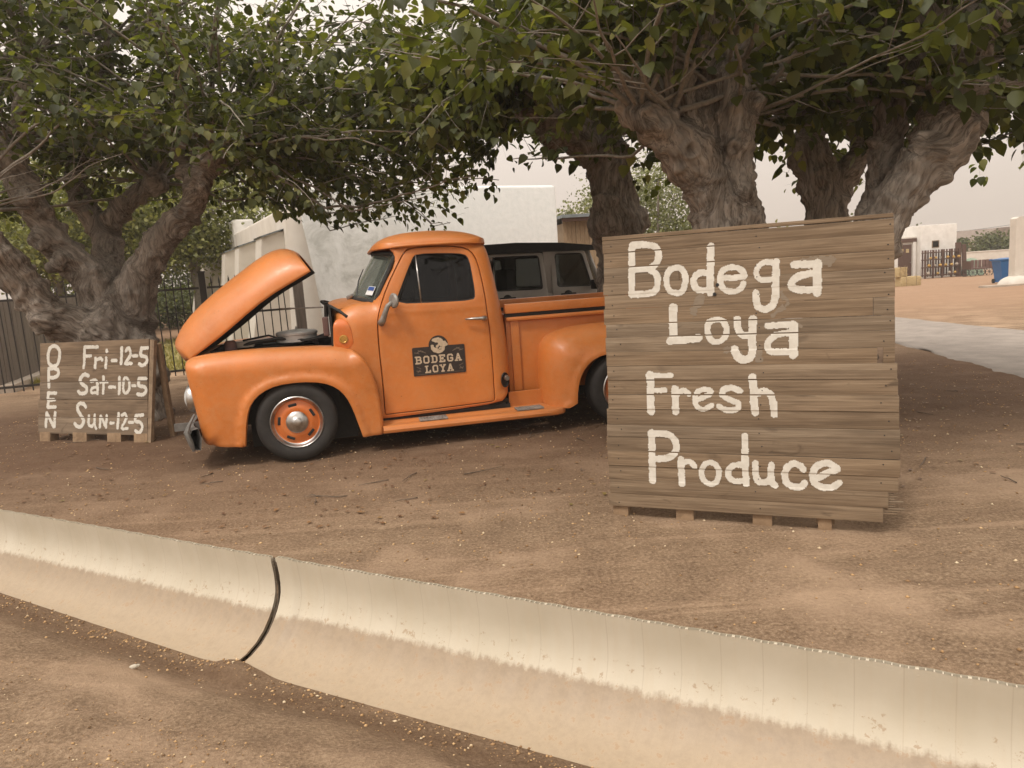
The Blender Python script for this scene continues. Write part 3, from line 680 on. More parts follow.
def fpost(s, w, h, label):
    q = f0+fd*s; mb = MB().box((0, 0, h/2-.05), (w, w, h+.1), bev=.006); mb.box((0, 0, h+.012), (w+.02, w+.02, .025))
    o = mb.build('fence_post', MT['blackiron'], None); o.location = (q[0], q[1], 0); o.rotation_euler = (0, 0, frot); tag(o, label, 'post')
fpost(GP, .10, 1.70, 'square black iron gate post between the left tree and the raised hood')
q = f0+fd*6.5
o = MB().box((0, 0, .9), (.16, .16, 2.0), bev=.01).build('wooden_post', MT['boardgrey'], None); o.location = (q[0], q[1], 0); o.rotation_euler = (0, 0, frot)
tag(o, 'thick dark wooden post at the building corner seen under the raised hood', 'post')
# board fence running back
b0, b1 = np.array([-8.15, 11.9]), np.array([-11.4, 22.0]); bd = (b1-b0)/np.linalg.norm(b1-b0)
bf = empty('board_fence', (b0[0], b0[1], 0), math.atan2(bd[1], bd[0]), 'grey brown vertical board fence running back behind the iron pickets', 'fence')
mb = MB(); L = np.linalg.norm(b1-b0); x = 0
while x < L:
    w = .18+.02*random.random(); mb.box((x+w/2, random.gauss(0, .004), .80+random.gauss(0, .008)), (w-.022, .025, 1.36)); x += w
mb.build('boards', MT['boardgrey'], bf)
MB().box((L/2, .03, 1.30), (L, .04, .09)).build('rail', MT['boardgrey'], bf)
MB().box((L/2, -.02, .06), (L, .36, .14), bev=.01).build('footing', MT['concrete'], bf)
# roof of a house behind the board fence

# ------------------------------------------------------------------ orange pickup truck
TO = (-1.7285, 5.8739, 0.0); TROT = math.atan2(.21363, .97691); TW = 1.86; YC = TW/2
truck = empty('pickup_truck', TO, TROT, 'old orange pickup truck with its hood tilted open toward the front', 'pickup truck')
GZT = 0.0
def chaikin(P, it=2, keep=lambda a: False):
    for _ in range(it):
        Q = []
        n = len(P)
        for i in range(n):
            a, b = P[i], P[(i+1) % n]
            Q.append((a[0]*.75+b[0]*.25, a[1]*.75+b[1]*.25, a[2])); Q.append((a[0]*.25+b[0]*.75, a[1]*.25+b[1]*.75, a[2]))
        # edge starting at second point of segment i joins to segment i+1: keep tag of i
        P = Q
    return P
def rounded(P, r, n=4):
    Q = []; m = len(P)
    for i in range(m):
        a, b, c = np.array(P[i-1][:2]), np.array(P[i][:2]), np.array(P[(i+1) % m][:2])
        u = (a-b)/np.linalg.norm(a-b); w = (c-b)/np.linalg.norm(c-b)
        s0, s1 = b+u*r, b+w*r
        for k in range(n+1):
            q = k/n; p = s0*(1-q)**2+b*2*q*(1-q)+s1*q*q; Q.append((p[0], p[1], P[i-1][2] if q < .5 else P[i][2]))
    return Q
def densify(P, step):
    Q = []
    n = len(P)
    for i in range(n):
        a, b = P[i], P[(i+1) % n]; L = math.hypot(b[0]-a[0], b[1]-a[1]); k = max(1, int(math.ceil(L/step)))
        for j in range(k): Q.append((a[0]+(b[0]-a[0])*j/k, a[1]+(b[1]-a[1])*j/k, a[2]))
    return Q
def segdist(X, Z, A, B):
    A = np.asarray(A); B = np.asarray(B); d = B-A; L = (d**2).sum(1)+1e-12
    px = X[:, None]-A[None, :, 0]; pz = Z[:, None]-A[None, :, 1]
    u = np.clip((px*d[:, 0]+pz*d[:, 1])/L, 0, 1)
    return np.hypot(px-u*d[:, 0], pz-u*d[:, 1]).min(1)
def inside(X, Z, P):
    r = np.zeros(len(X), bool); n = len(P)
    for i in range(n):
        x1, z1 = P[i][:2]; x2, z2 = P[(i+1) % n][:2]
        c = (z1 > Z) != (z2 > Z)
        with np.errstate(divide='ignore', invalid='ignore'):
            r ^= c & (X < (x2-x1)*(Z-z1)/(z2-z1+1e-15)+x1)
    return r
def roll(d, r, depth=None):
    depth = r if depth is None else depth
    u = np.clip(1-d/r, 0, 1); return depth*(1-np.sqrt(np.clip(1-u*u, 0, 1)))
def panel(name, mat, outline, yfun, flange, holes=(), parent=None, step=.022, grid=.035, rings=(.004, .010, .02, .035, .055, .08, .11, .15), mirror=True, chk=1, label=None, maxring=.16):
    """a curved sheet-metal panel: 2D outline (x,z,tag), y from yfun(x,z,D) where D[tag] is the distance to the edges with that tag"""
    loops = [densify(chaikin([p if len(p) == 3 else (p[0], p[1], '') for p in L], chk), step) for L in [outline]+list(holes)]
    tags = sorted({p[2] for L in loops for p in L})
    segs = {tg: ([], []) for tg in tags}
    for L in loops:
        for i, p in enumerate(L):
            q = L[(i+1) % len(L)]; segs[p[2]][0].append(p[:2]); segs[p[2]][1].append(q[:2])
    allA = [a for s in segs.values() for a in s[0]]; allB = [b for s in segs.values() for b in s[1]]
    pts = []
    xs = [p[0] for p in loops[0]]; zs = [p[1] for p in loops[0]]
    gx = np.arange(min(xs), max(xs), grid); gz = np.arange(min(zs), max(zs), grid)
    X, Z = [a.ravel() for a in np.meshgrid(gx, gz)]
    X = X+(((Z/grid).astype(int)) % 2)*grid*.5
    def ok(X, Z, dmin):
        r = inside(X, Z, loops[0])
        for h in loops[1:]: r &= ~inside(X, Z, h)
        return r & (segdist(X, Z, allA, allB) >= dmin)
    cand = [(X, Z, .016)]
    for L in loops:
        n = len(L)
        for d in rings:
            if d > maxring: continue
            rx, rz = [], []
            for i in range(n):
                a, b = L[i-1], L[(i+1) % n]; tx, tz = b[0]-a[0], b[1]-a[1]; l = math.hypot(tx, tz)+1e-9
                for s in (1, -1): rx.append(L[i][0]-s*tz/l*d); rz.append(L[i][1]+s*tx/l*d)
            cand.append((np.array(rx), np.array(rz), d*.93))
    P = []
    cell = {}
    def push(x, z, md):
        k = (int(x/md), int(z/md))
        for i in (-1, 0, 1):
            for j in (-1, 0, 1):
                for q in cell.get((k[0]+i, k[1]+j), ()):
                    if (q[0]-x)**2+(q[1]-z)**2 < md*md*.8: return
        cell.setdefault(k, []).append((x, z)); P.append((x, z))
    for X_, Z_, dm in cand[1:]+cand[:1]:
        m = ok(X_, Z_, dm)
        for x, z in zip(X_[m], Z_[m]): push(float(x), float(z), .009)
    B = []; edges = []
    for L in loops:
        b = len(B); B += [(p[0], p[1]) for p in L]; edges += [(b+i, b+(i+1) % len(L)) for i in range(len(L))]
    co, ed, fa, ov, oe, of = delaunay_2d_cdt([Vector(v) for v in B+P], edges, [], 0, 1e-6)
    cx = np.array([v.x for v in co]); cz = np.array([v.y for v in co])
    T = np.array([f for f in fa if len(f) == 3])
    mx_, mz_ = cx[T].mean(1), cz[T].mean(1)
    m = inside(mx_, mz_, loops[0])
    for h in loops[1:]: m &= ~inside(mx_, mz_, h)
    T = T[m]
    D = {tg: segdist(cx, cz, *segs[tg]) for tg in tags}; D['all'] = segdist(cx, cz, allA, allB)
    cy = yfun(cx, cz, D)
    V = [(a, b, c) for a, b, c in zip(cx, cy, cz)]; F = [tuple(int(i) for i in f) for f in T]
    # flange along every boundary edge
    orig = {}
    for i, o in enumerate(ov):
        for q in o: orig[q] = i
    off = 0
    for L in loops:
        n = len(L); st = len(V)
        ids = [orig[off+i] for i in range(n)]
        for i in range(n):
            v = np.array(V[ids[i]]); fa_, fb_ = flange(L[i-1][2], v), flange(L[i][2], v)
            V.append(tuple(v+(np.array(fa_)+np.array(fb_))/2))
        for i in range(n): F.append((ids[i], ids[(i+1) % n], st+(i+1) % n, st+i))
        off += n
    objs = []
    for s in ((0, 1) if mirror else (0,)):
        VV = V if s == 0 else [(x, TW-y, z) for x, y, z in V]
        o = MB().add(VV, F).build(name, mat, parent or truck, True, auto=38)
        if label: o['label'] = label
        objs.append(o)
    return objs
def interp(v, a, b): return np.clip((v-a)/(b-a), 0, 1)

# ---- front fenders
ff = [(-.800, .845, 'front'), (-.775, .885, 'top'), (-.70, .905, 'top'), (-.534, .915, 'top'), (-.305, .918, 'top'), (.008, .908, 'top'), (.30, .893, 'top'), (.43, .872, 'rear'), (.510, .835, 'rear'), (.575, .765, 'rear'), (.628, .66, 'rear'), (.665, .494, 'rear'), (.678, .30, 'rear'), (.678, .165, 'rear'), (.677, .138, 'low'), (.65, .137, 'low'), (.53, .137, 'low'),
      (.502, .137, 'arch'), (.498, .16, 'arch'), (.482, .224, 'arch'), (.444, .377, 'arch'), (.399, .488, 'arch'), (.336, .564, 'arch'), (.231, .618, 'arch'), (.06, .640, 'arch'), (-.12, .630, 'arch'), (-.237, .588, 'arch'), (-.328, .508, 'arch'), (-.372, .398, 'arch'), (-.403, .20, 'arch'), (-.405, .166, 'low'), (-.44, .166, 'low'), (-.655, .183, 'front'),
      (-.70, .187, 'front'), (-.735, .225, 'front'), (-.750, .353, 'front'), (-.762, .472, 'front'), (-.780, .615, 'front'), (-.797, .765, 'front')]
def y_ff(x, z, D):
    y = np.sqrt(roll(D['top'], .16, .16)**2+roll(D['front'], .17, .14)**2)+roll(D['rear'], .03)+roll(D['arch'], .010)+roll(D['low'], .02)
    y += .020*interp(D['arch'], .048, .066)*interp(D['arch'], .6, .1)
    y += .02*interp(x, .1, .66)*interp(z, .75, .5)
    return y
def fl_ff(tg, v): return {'top': (0, .26, -.012), 'front': (.03, .34, 0)}.get(tg, (0, .07, 0))
panel('front_fender', MT['orange'], ff, y_ff, fl_ff)
# inner aprons, engine bay, firewall
for s in (0, 1):
    yy = .44 if s == 0 else TW-.44
    MB().box((-.16, yy, .62), (1.12, .02, .52)).build('inner_apron', MT['soot'], truck)
    for hx in ((0.04, .18),):
        MB().box((hx[0], .36 if s == 0 else TW-.36, .40), (.86, .02, .62)).build('wheel_well', MT['soot'], truck)
MB().box((.335, YC, .80), (.02, 1.40, .80)).build('firewall', MT['soot'], truck)
MB().box((-.62, YC, .66), (.06, 1.0, .50)).build('radiator', MT['soot'], truck)
eng = MB(); eng.box((-.10, YC, .60), (.62, .56, .44), bev=.04); eng.box((-.10, YC-.21, .84), (.58, .15, .10), bev=.03); eng.box((-.10, YC+.21, .84), (.58, .15, .10), bev=.03)
eng.tube([(-.5, YC-.2, .80), (-.42, YC-.1, .90), (-.3, YC, .90)], .03, 8); eng.lathe([(0, -.52), (.13, -.52), (.13, -.50), (0, -.50)], (0, YC, .68), 'x', 20)
engo = eng.build('engine', MT['soot'], truck, auto=40)
MB().lathe([(0, .985), (.06, .985), (.165, .972), (.178, .960), (.178, .945), (.170, .94), (.170, .905), (.178, .90), (.178, .885), (.10, .872), (0, .872)], (.03, .72, .035), 'z', 36).build('air_cleaner', simple('pale_steel_pan', (.52, .51, .48, 1), (.36, .35, .33, 1), 10, .4, metal=.3), truck, auto=35)
MB().tube([(.03, .72, 1.01), (.03, .72, 1.045)], [.012, .008], 8).build('wing_nut', MT['steel'], truck)
# small engine fittings
MB().lathe([(0, 0), (.05, 0), (.05, .10), (.035, .12), (0, .12)], (-.50, .52, .86), 'z', 16).build('coil_can', MT['rustred'], truck, auto=40)
MB().box((-.40, .62, .93), (.16, .09, .05), bev=.015).build('reservoir', MT['concrete'], truck)
MB().tube([(-.45, .60, .92), (-.3, .56, .95), (-.12, .60, .96), (.1, .55, .93), (.30, .55, .95)], .014, 7).build('hose', MT['rubber'], truck, True)
MB().tube([(-.42, .70, .96), (-.2, .66, .99), (0.05, .60, .90), (.31, .62, .98)], .009, 6).build('hose', MT['rubber'], truck, True)
MB().box((.29, .45, 1.04), (.05, .07, .16), bev=.012).build('relay', MT['rustred'], truck)
MB().tube([(.30, .52, 1.12), (.31, .50, 1.24)], .018, 8).build('hinge_post', MT['black'], truck)
MB().tube([(.28, .55, 1.20), (.05, .62, 1.205), (-.08, .66, 1.21)], .007, 6).build('prop_rod', MT['steel'], truck)
# grille, valance, bumper, headlights
gr_ = MB()
for z, h in ((.50, .07), (.64, .05)): gr_.box((-.80, YC, z), (.06, 1.02, h), bev=.02)
gr_.box((-.80, YC, .57), (.05, .10, .2), bev=.015)
gr_.build('grille', MT['orange_clean'], truck, auto=40)
MB().box((-.755, YC, .80), (.05, 1.14, .17), bev=.02).build('nose_panel', MT['orange'], truck, auto=40)
MB().box((-.73, YC, .28), (.05, 1.3, .20), bev=.02).build('valance', MT['orange'], truck, auto=40)
for s in (0, 1):
    y = .24 if s == 0 else TW-.24
    hl = MB().lathe([(.070, -.73), (.108, -.745), (.112, -.785), (.106, -.815), (.096, -.826), (.088, -.820)], (0, y, .565), 'x', 28).build('headlight', MT['chrome'], truck, auto=40)
    MB().lathe([(.088, -.820), (.07, -.838), (.04, -.850), (0, -.854)], (0, y, .565), 'x', 24).build('lens', simple('lamp_lens_%d' % s, (.55, .56, .54, 1), (.45, .46, .45, 1), 30, .12), hl, True)
bp = MB(); rows = []
for k in range(25):
    u = k/24*2-1; y = YC+u*.93; x = -.855+.10*abs(u)**5; rows.append([(x+.02, y, .355), (x-.03, y, .345), (x-.045, y, .30), (x-.045, y, .235), (x-.03, y, .19), (x+.02, y, .18), (x+.035, y, .27), (x+.02, y, .355)])
bp.grid(rows); bp.box((-.86, .30, .33), (.22, .03, .06)); bp.box((-.86, TW-.30, .33), (.22, .03, .06))
bp.tube([(-.77, .10, .45), (-.80, .03, .39), (-.825, .0, .33), (-.80, -.004, .24), (-.79, .01, .18)], [.010, .014, .022, .020, .012], 6)
bp.build('front_bumper', simple('dull_bumper', (.17, .16, .145, 1), (.10, .09, .08, 1), 18, .7, metal=.1), truck, auto=40)

# ---- hood, hinged at the nose and tilted forward
a_ = np.array((.846, .532)); b_ = np.array((-.532, .846)); HO = np.array((-.868, .818))
hs_ = [-.030, -.032, -.030, -.024, -.010, .02, .07, .14, .24, .36, .50, .65, .80, .95, 1.05, 1.12, 1.18, 1.23, 1.265, 1.285]
hh_ = [.02, .07, .122, .162, .192, .218, .245, .278, .308, .330, .345, .354, .358, .362, .357, .344, .322, .286, .240, .200]
rows = []
for s, h in zip(hs_, hh_):
    base = .036*math.exp(-((s-.85)/.33)**2)
    hw = .605-.05*max(0, (.15-s)/.25)**1.5
    row = []
    for k in range(41):
        u = math.sin((k/40*2-1)*math.pi/2); y = YC+hw*u
        f = (1-abs(u)**3.0)**(1/1.75)
        z = base*abs(u)**6+(h-base*abs(u)**6)*f
        z += .012*math.exp(-(u/.10)**2)*min(1, max(0, s/.1))     # centre crease
        P = HO+a_*(s+.10*abs(u)**2.5*max(0, 1-s/.5)**2)+b_*z
        row.append((P[0], y, P[1]))
    rows.append(row)
hood = MB().grid(rows).build('hood', MT['orange'], truck, True, auto=50)
md = hood.modifiers.new('thickness', 'SOLIDIFY'); md.thickness = .010; md.offset = -1; hood.data.materials.append(MT['soot']); md.material_offset = 1; md.material_offset_rim = 0
ins = MB()
for s in (.2, .62, 1.05): 
    P = HO+a_*s+b_*(.24 if s > .3 else .17); ins.box((P[0], YC, P[1]), (.05, .8, .03), M=Matrix.Rotation(-math.atan2(.532, .846), 3, 'Y'))
ins.build('brace', MT['orange_clean'], hood)

# ---- cab
def tumble(z): return .17+.10*np.clip((z-1.19)/.46, 0, 1.2)**1.25
door_o = [(.735, .283, 'd'), (.708, .283, 'd'), (.707, .31, 'd'), (.712, .55, 'd'), (.706, .838, 'd'), (.712, 1.055, 'd'), (.742, 1.16, 'd'), (.815, 1.334, 'd'), (.915, 1.502, 'd'), (.985, 1.61, 'd'), (1.030, 1.640, 'd'), (1.226, 1.650, 'd'), (1.45, 1.632, 'd'), (1.54, 1.595, 'd'), (1.588, 1.501, 'd'), (1.617, 1.278, 'd'), (1.632, 1.066, 'd'), (1.644, .882, 'd'), (1.648, .589, 'd'), (1.645, .34, 'd'), (1.644, .306, 'd'), (1.61, .300, 'd'), (1.17, .288, 'd')]
win_o = [(.868, 1.196, 'w'), (.905, 1.275, 'w'), (1.045, 1.556, 'w'), (1.085, 1.592, 'w'), (1.349, 1.583, 'w'), (1.485, 1.568, 'w'), (1.522, 1.525, 'w'), (1.535, 1.37, 'w'), (1.543, 1.215, 'w'), (1.52, 1.180, 'w'), (1.241, 1.183, 'w')]
def scale_out(P, d):
    n = len(P); Q = []
    A = sum(P[i][0]*P[(i+1) % n][1]-P[(i+1) % n][0]*P[i][1] for i in range(n)); s = 1 if A > 0 else -1
    for i in range(n):
        a, b = P[i-1], P[(i+1) % n]; tx, tz = b[0]-a[0], b[1]-a[1]; l = math.hypot(tx, tz)
        Q.append((P[i][0]+s*tz/l*d, P[i][1]-s*tx/l*d, P[i][2]))
    return Q
cab_o = [(.62, .245, 'front'), (.60, .62, 'front'), (.345, .80, 'front'), (.338, .87, 'front'), (.352, 1.06, 'cowl'), (.40, 1.165, 'cowl'), (.48, 1.205, 'cowl'), (.56, 1.222, 'cowl'), (.655, 1.222, 'ws'), (.735, 1.245, 'ws'), (.81, 1.375, 'ws'), (.90, 1.52, 'ws'), (.905, 1.60, 'ws'), (.86, 1.66, 'top'), (1.25, 1.69, 'top'), (1.60, 1.685, 'rear'), (1.675, 1.655, 'rear'), (1.705, 1.58, 'rear'), (1.726, 1.45, 'rear'), (1.757, 1.205, 'rear'), (1.79, .997, 'rear'), (1.810, .74, 'rear'), (1.812, .50, 'rear'), (1.800, .40, 'low'), (1.77, .335, 'low'), (1.70, .278, 'low'), (1.2, .255, 'low'), (.69, .245, 'low')]
def y_cab(x, z, D):
    y = tumble(z)+roll(D['rear'], .14, .12)+roll(D['cowl'], .20, .16)+roll(D['ws'], .03, .02)+roll(D['front'], .02)+roll(D['low'], .04, .025)+roll(D['d'], .008, .006)
    return y
def fl_cab(tg, v):
    if tg == 'rear': return (.02, max(.05, YC-v[1]), 0)
    if tg == 'cowl': return (-.14*interp(v[0], .33, .42), max(.05, YC-v[1]), .035)
    if tg == 'ws': return (.0, .05, 0)
    return (0, .06, 0)
panel('cab', MT['orange'], cab_o, y_cab, fl_cab, holes=[scale_out(door_o, .006)])
def y_door(x, z, D): return tumble(z)+roll(D['d'], .014, .010)+roll(D['w'], .018, .012)-.004*interp(np.abs(z-1.12), .03, .0)
dr = panel('door', MT['orange'], door_o, y_door, lambda tg, v: (0, .035, 0), holes=[win_o])
for s, d in enumerate(dr):
    f = (lambda y: y) if s == 0 else (lambda y: TW-y)
    # window pane, vent divider, handle
    W = [(x, z) for x, z, _ in chaikin(win_o, 1)]
    me = MB().add([(x, f(float(tumble(z))+.022), z) for x, z in W], [tuple(range(len(W)))]).build('window', MT['glass'], d)
    MB().tube([(1.076, f(float(tumble(1.59))+.012), 1.592), (1.084, f(float(tumble(1.185))+.012), 1.184)], .0075, 8).build('vent_divider', MT['chrome'], d, True)
    MB().tube([(1.045, f(float(tumble(1.56))+.018), 1.548), (.90, f(float(tumble(1.2))+.018), 1.205)], .006, 6).build('vent_frame', MT['black'], d, True)
    rim = [(x, f(float(tumble(z))+.014), z) for x, z in W]
    MB().tube(rim, .007, 6, closed=True).build('window_seal', MT['black'], d, True)
    h = MB(); h.tube([(1.60, f(.165), 1.022), (1.60, f(.125), 1.022)], [.022, .018], 12)
    h.tube([(1.615, f(.122), 1.025), (1.58, f(.118), 1.024), (1.50, f(.124), 1.026), (1.435, f(.138), 1.026)], [.017, .016, .011, .007], 8)
    h.build('door_handle', MT['chrome'], d, True)
    # printed shop panel
    Rr = [(.972, .580), (1.408, .578), (1.414, .586), (1.416, .812), (1.408, .818), (1.275, .820)]
    ar = [(1.195+.082*math.cos(t_), .826+.082*math.sin(t_)) for t_ in np.linspace(-.08, math.pi+.08, 22)]
    pl = Rr+ar+[(.980, .820), (.972, .812), (.970, .59)]
    if s == 0:
        MB().prism(pl, 0, .003, lambda a, b, h: (a, .1675-.003+h-.0005, b)).build('shop_emblem', MT['decal'], d)
# cowl side inset with round badge
ins_o = [(.350, .862, 'e'), (.347, 1.03, 'e'), (.362, 1.085, 'e'), (.41, 1.115, 'e'), (.46, 1.095, 'e'), (.49, 1.03, 'e'), (.505, .94, 'e'), (.495, .862, 'e')]
panel('cowl_inset', MT['orange_clean'], ins_o, lambda x, z, D: tumble(z)-.006+roll(D['e'], .012, .009)+.16*np.clip((z-1.03)/.14, 0, 1)**2.2, lambda tg, v: (0, .02, 0))
for s in (0, 1):
    y = .162 if s == 0 else TW-.162; sg = -1 if s == 0 else 1
    MB().lathe([(.036, 0), (.034, sg*.008), (.026, sg*.010), (.022, sg*.007), (0, sg*.009)], (.425, y, .940), 'y', 20).build('badge', MT['amber'], truck, auto=40)
# cowl weatherstrip and wiper
MB().tube([(.470, .205, 1.118), (.415, .28, 1.165), (.345, .42, 1.205), (.285, .62, 1.232), (.262, YC, 1.240), (.285, TW-.62, 1.232), (.345, TW-.42, 1.205), (.415, TW-.28, 1.165), (.470, TW-.205, 1.118)], .013, 8).build('cowl_seal', MT['rubber'], truck, True)
rows = []
for x_, z_, fx in ((.30, 1.225, 0), (.40, 1.245, .0), (.50, 1.258, 0), (.62, 1.262, 0)):
    rows.append([(x_+.10*abs(u)**2.4, YC+u*.60, z_-.045*abs(u)**2.5) for u in np.linspace(-1, 1, 21)])
MB().grid(rows).build('cowl_top', MT['orange'], truck, True)
# windshield
def ws(u, v):
    xb = .53+.185*abs(u)**3.0; xt = .762+.155*abs(u)**3.0; zb = 1.262-.045*abs(u)**2; zt = 1.635-.032*u*u
    hw = .655*(1-v)+.640*v
    return (xb*(1-v)+xt*v, YC+u*hw, zb*(1-v)+zt*v)
us = np.linspace(-1, 1, 41)
MB().grid([[ws(u, v) for u in us] for v in np.linspace(0, 1, 7)]).build('windshield', MT['wsglass'], truck, True)
ringp = [ws(u, 0) for u in us]+[ws(1, v) for v in np.linspace(.05, .95, 8)]+[ws(u, 1) for u in us[::-1]]+[ws(-1, v) for v in np.linspace(.95, .05, 8)]
MB().tube(ringp, .020, 8, closed=True).build('windshield_seal', MT['rubber'], truck, True)
MB().tube([(.57, .60, 1.275), (.60, .66, 1.40), (.65, .62, 1.50)], [.008, .006, .004], 6).build('wiper', MT['black'], truck)
MB().tube([(.50, .66, 1.262), (.54, .60, 1.285)], [.022, .014], 8).build('wiper_pivot', MT['steel'], truck)
# inspection sticker low in the near corner
A_ = ws(-.93, .12); B_ = ws(-.80, .12); C_ = ws(-.80, .30); D_ = ws(-.93, .30)
nrm = Vector((-.012, -.012, .006))
st_ = MB().add([Vector(q)+nrm for q in (A_, B_, C_, D_)], [(0, 1, 2, 3)]).build('inspection_sticker', MT['whiteprint'], truck)
m_ = lambda u, v: Vector(ws(-.93+.13*u, .12+.18*v))+nrm*1.15
MB().add([m_(.08, .52), m_(.92, .52), m_(.92, .94), m_(.08, .94)], [(0, 1, 2, 3)]).build('sticker_band', MT['blueprint'], st_)
# roof
rows = []
nx_, ny_ = 30, 30
for i in range(nx_+1):
    a = math.sin((i/nx_*2-1)*math.pi/2)
    row = []
    for j in range(ny_+1):
        b = math.sin((j/ny_*2-1)*math.pi/2)
        # square to rounded rectangle
        k = (abs(a)**6+abs(b)**6)**(1/6) if (a or b) else 1; mxx = max(abs(a), abs(b)) or 1
        f = mxx/max(k, 1e-6) if (abs(a) > .0 and abs(b) > .0) else 1
        aa, bb = a*f, b*f
        x = 1.223+.492*aa; y = YC+.690*bb
        if aa < 0: x += .035*abs(bb)**2.5*abs(aa)**4
        e = max(0, 1-max(abs(a), abs(b))**2.6)
        hz_ = (max(0, 1-abs(aa)**2.8)**.5)*(max(0, 1-abs(bb)**3.4)**.5)
        edge = max(abs(a), abs(b))
        h = hz_ if edge < .9999 else 0
        row.append((x, y, 1.652+.140*h+.012*(1-abs(aa))))
    rows.append(row)
rf = MB().grid(rows).build('roof', MT['orange'], truck, True, auto=60)
rim = [(1.223+.494*np.sign(math.cos(t_))*abs(math.cos(t_))**.45+(.035 if math.cos(t_) < -.5 else 0)*abs(math.sin(t_))**2, YC+.694*np.sign(math.sin(t_))*abs(math.sin(t_))**.45, 1.655+.012*(1-abs(math.cos(t_)))) for t_ in np.linspace(0, 2*math.pi, 72, endpoint=False)]
MB().tube(rim, .013, 6, closed=True).build('drip_rail', MT['orange'], rf, True)
MB().box((1.76, YC, 1.38), (.012, .95, .30), M=Matrix.Rotation(.10, 3, 'Y')).build('rear_window', MT['glass'], truck)
# interior
MB().box((1.50, YC, .72), (.16, 1.35, .62), M=Matrix.Rotation(.15, 3, 'Y'), bev=.05).build('seat', MT['seat'], truck, auto=50)
MB().box((1.25, YC, .56), (.55, 1.35, .18), bev=.05).build('seat_cushion', MT['seat'], truck, auto=50)
MB().box((.72, YC, 1.10), (.22, 1.35, .20), bev=.06).build('dashboard', MT['seat'], truck, auto=50)
swm = MB(); swm.tube([(1.0+.07*math.cos(a), .55+.20*math.sin(a), 1.10+.19*math.cos(a)) for a in np.linspace(0, 6.283, 28, endpoint=False)], .012, 7, closed=True)
swm.tube([(.75, .55, .98), (1.0, .55, 1.10)], .018, 8); swm.tube([(1.0, .36, 1.10), (1.0, .74, 1.10)], .010, 6)
swm.build('steering_wheel', MT['black'], truck, True)
MB().box((1.2, YC, .27), (1.1, 1.42, .03)).build('cab_floor', MT['soot'], truck)
# mirror
mr = MB().lathe([(0, 0), (.05, .004), (.062, .016), (.058, .03), (0, .034)], (0, 0, 0), 'x', 20)
mo = mr.build('mirror', MT['steel'], truck, auto=40); mo.location = (.835, .075, 1.225); mo.rotation_euler = (0, 0, .5)
arm = MB().tube([(.735, .160, 1.045), (.755, .125, 1.075), (.775, .105, 1.13), (.80, .09, 1.185), (.835, .085, 1.215)], [.030, .026, .022, .020, .014], 8).build('mirror_arm', MT['steel'], truck, True)
# fuel filler
MB().lathe([(0, .012), (.040, .010), (.044, 0), (.050, -.002), (.052, .006)], (0, 0, 0), 'y', 26).build('fuel_recess', MT['black'], truck, auto=40)
fr_ = [o for o in truck.children if o.name.startswith('fuel_recess')][0]; fr_.location = (1.752, .176, .475); fr_.scale = (.85, 1, 1.28); fr_.rotation_euler = (0, 0, .50)
MB().lathe([(0, -.040), (.020, -.040), (.024, -.034), (.024, 0)], (1.760, .172, .495), 'y', 18).build('fuel_cap', MT['chrome'], truck, auto=40)
# ---- running boards with tread plates
for s in (0, 1):
    f = (lambda y: y) if s == 0 else (lambda y: TW-y)
    pr = [(.26, .225), (.17, .222), (.155, .212), (.06, .206), (.04, .212), (.018, .212), (-.002, .202), (-.010, .180), (-.004, .158), (.02, .148), (.05, .152), (.06, .172), (.26, .19)]
    rows = []
    for x in [.672]+list(np.linspace(.70, 2.14, 13))+[2.18, 2.215, 2.24, 2.252, 2.256]:
        sh_ = max(0, (x-2.14)/.116); ins_ = .13*(1-math.sqrt(max(0, 1-sh_*sh_)))
        rows.append([(x, f(max(y, y*(1-.0)+ins_ if y < .2 else y)), z+.000*(x-.7)) for y, z in pr])
    rb = MB().grid(rows).build('running_board', MT['orange'], truck, auto=35)
    MB().box((1.24, f(.26), .235), (1.10, .09, .05), bev=.004).build('sill', MT['soot'], truck)
    MB().box((2.05, f(.262), .285), (.52, .02, .135), bev=.004).build('apron', MT['orange'], truck)
    for x in (1.095, 1.93):
        tp = MB().box((x, f(.105), .222), (.235, .14, .012), bev=.003)
        for i in range(9):
            for j in range(5): tp.box((x-.1+i*.025, f(.055+j*.025), .229), (.016, .005, .004), rz=.785 if (i+j) % 2 else -.785)
        tp.build('tread_plate', MT['steel'], truck)
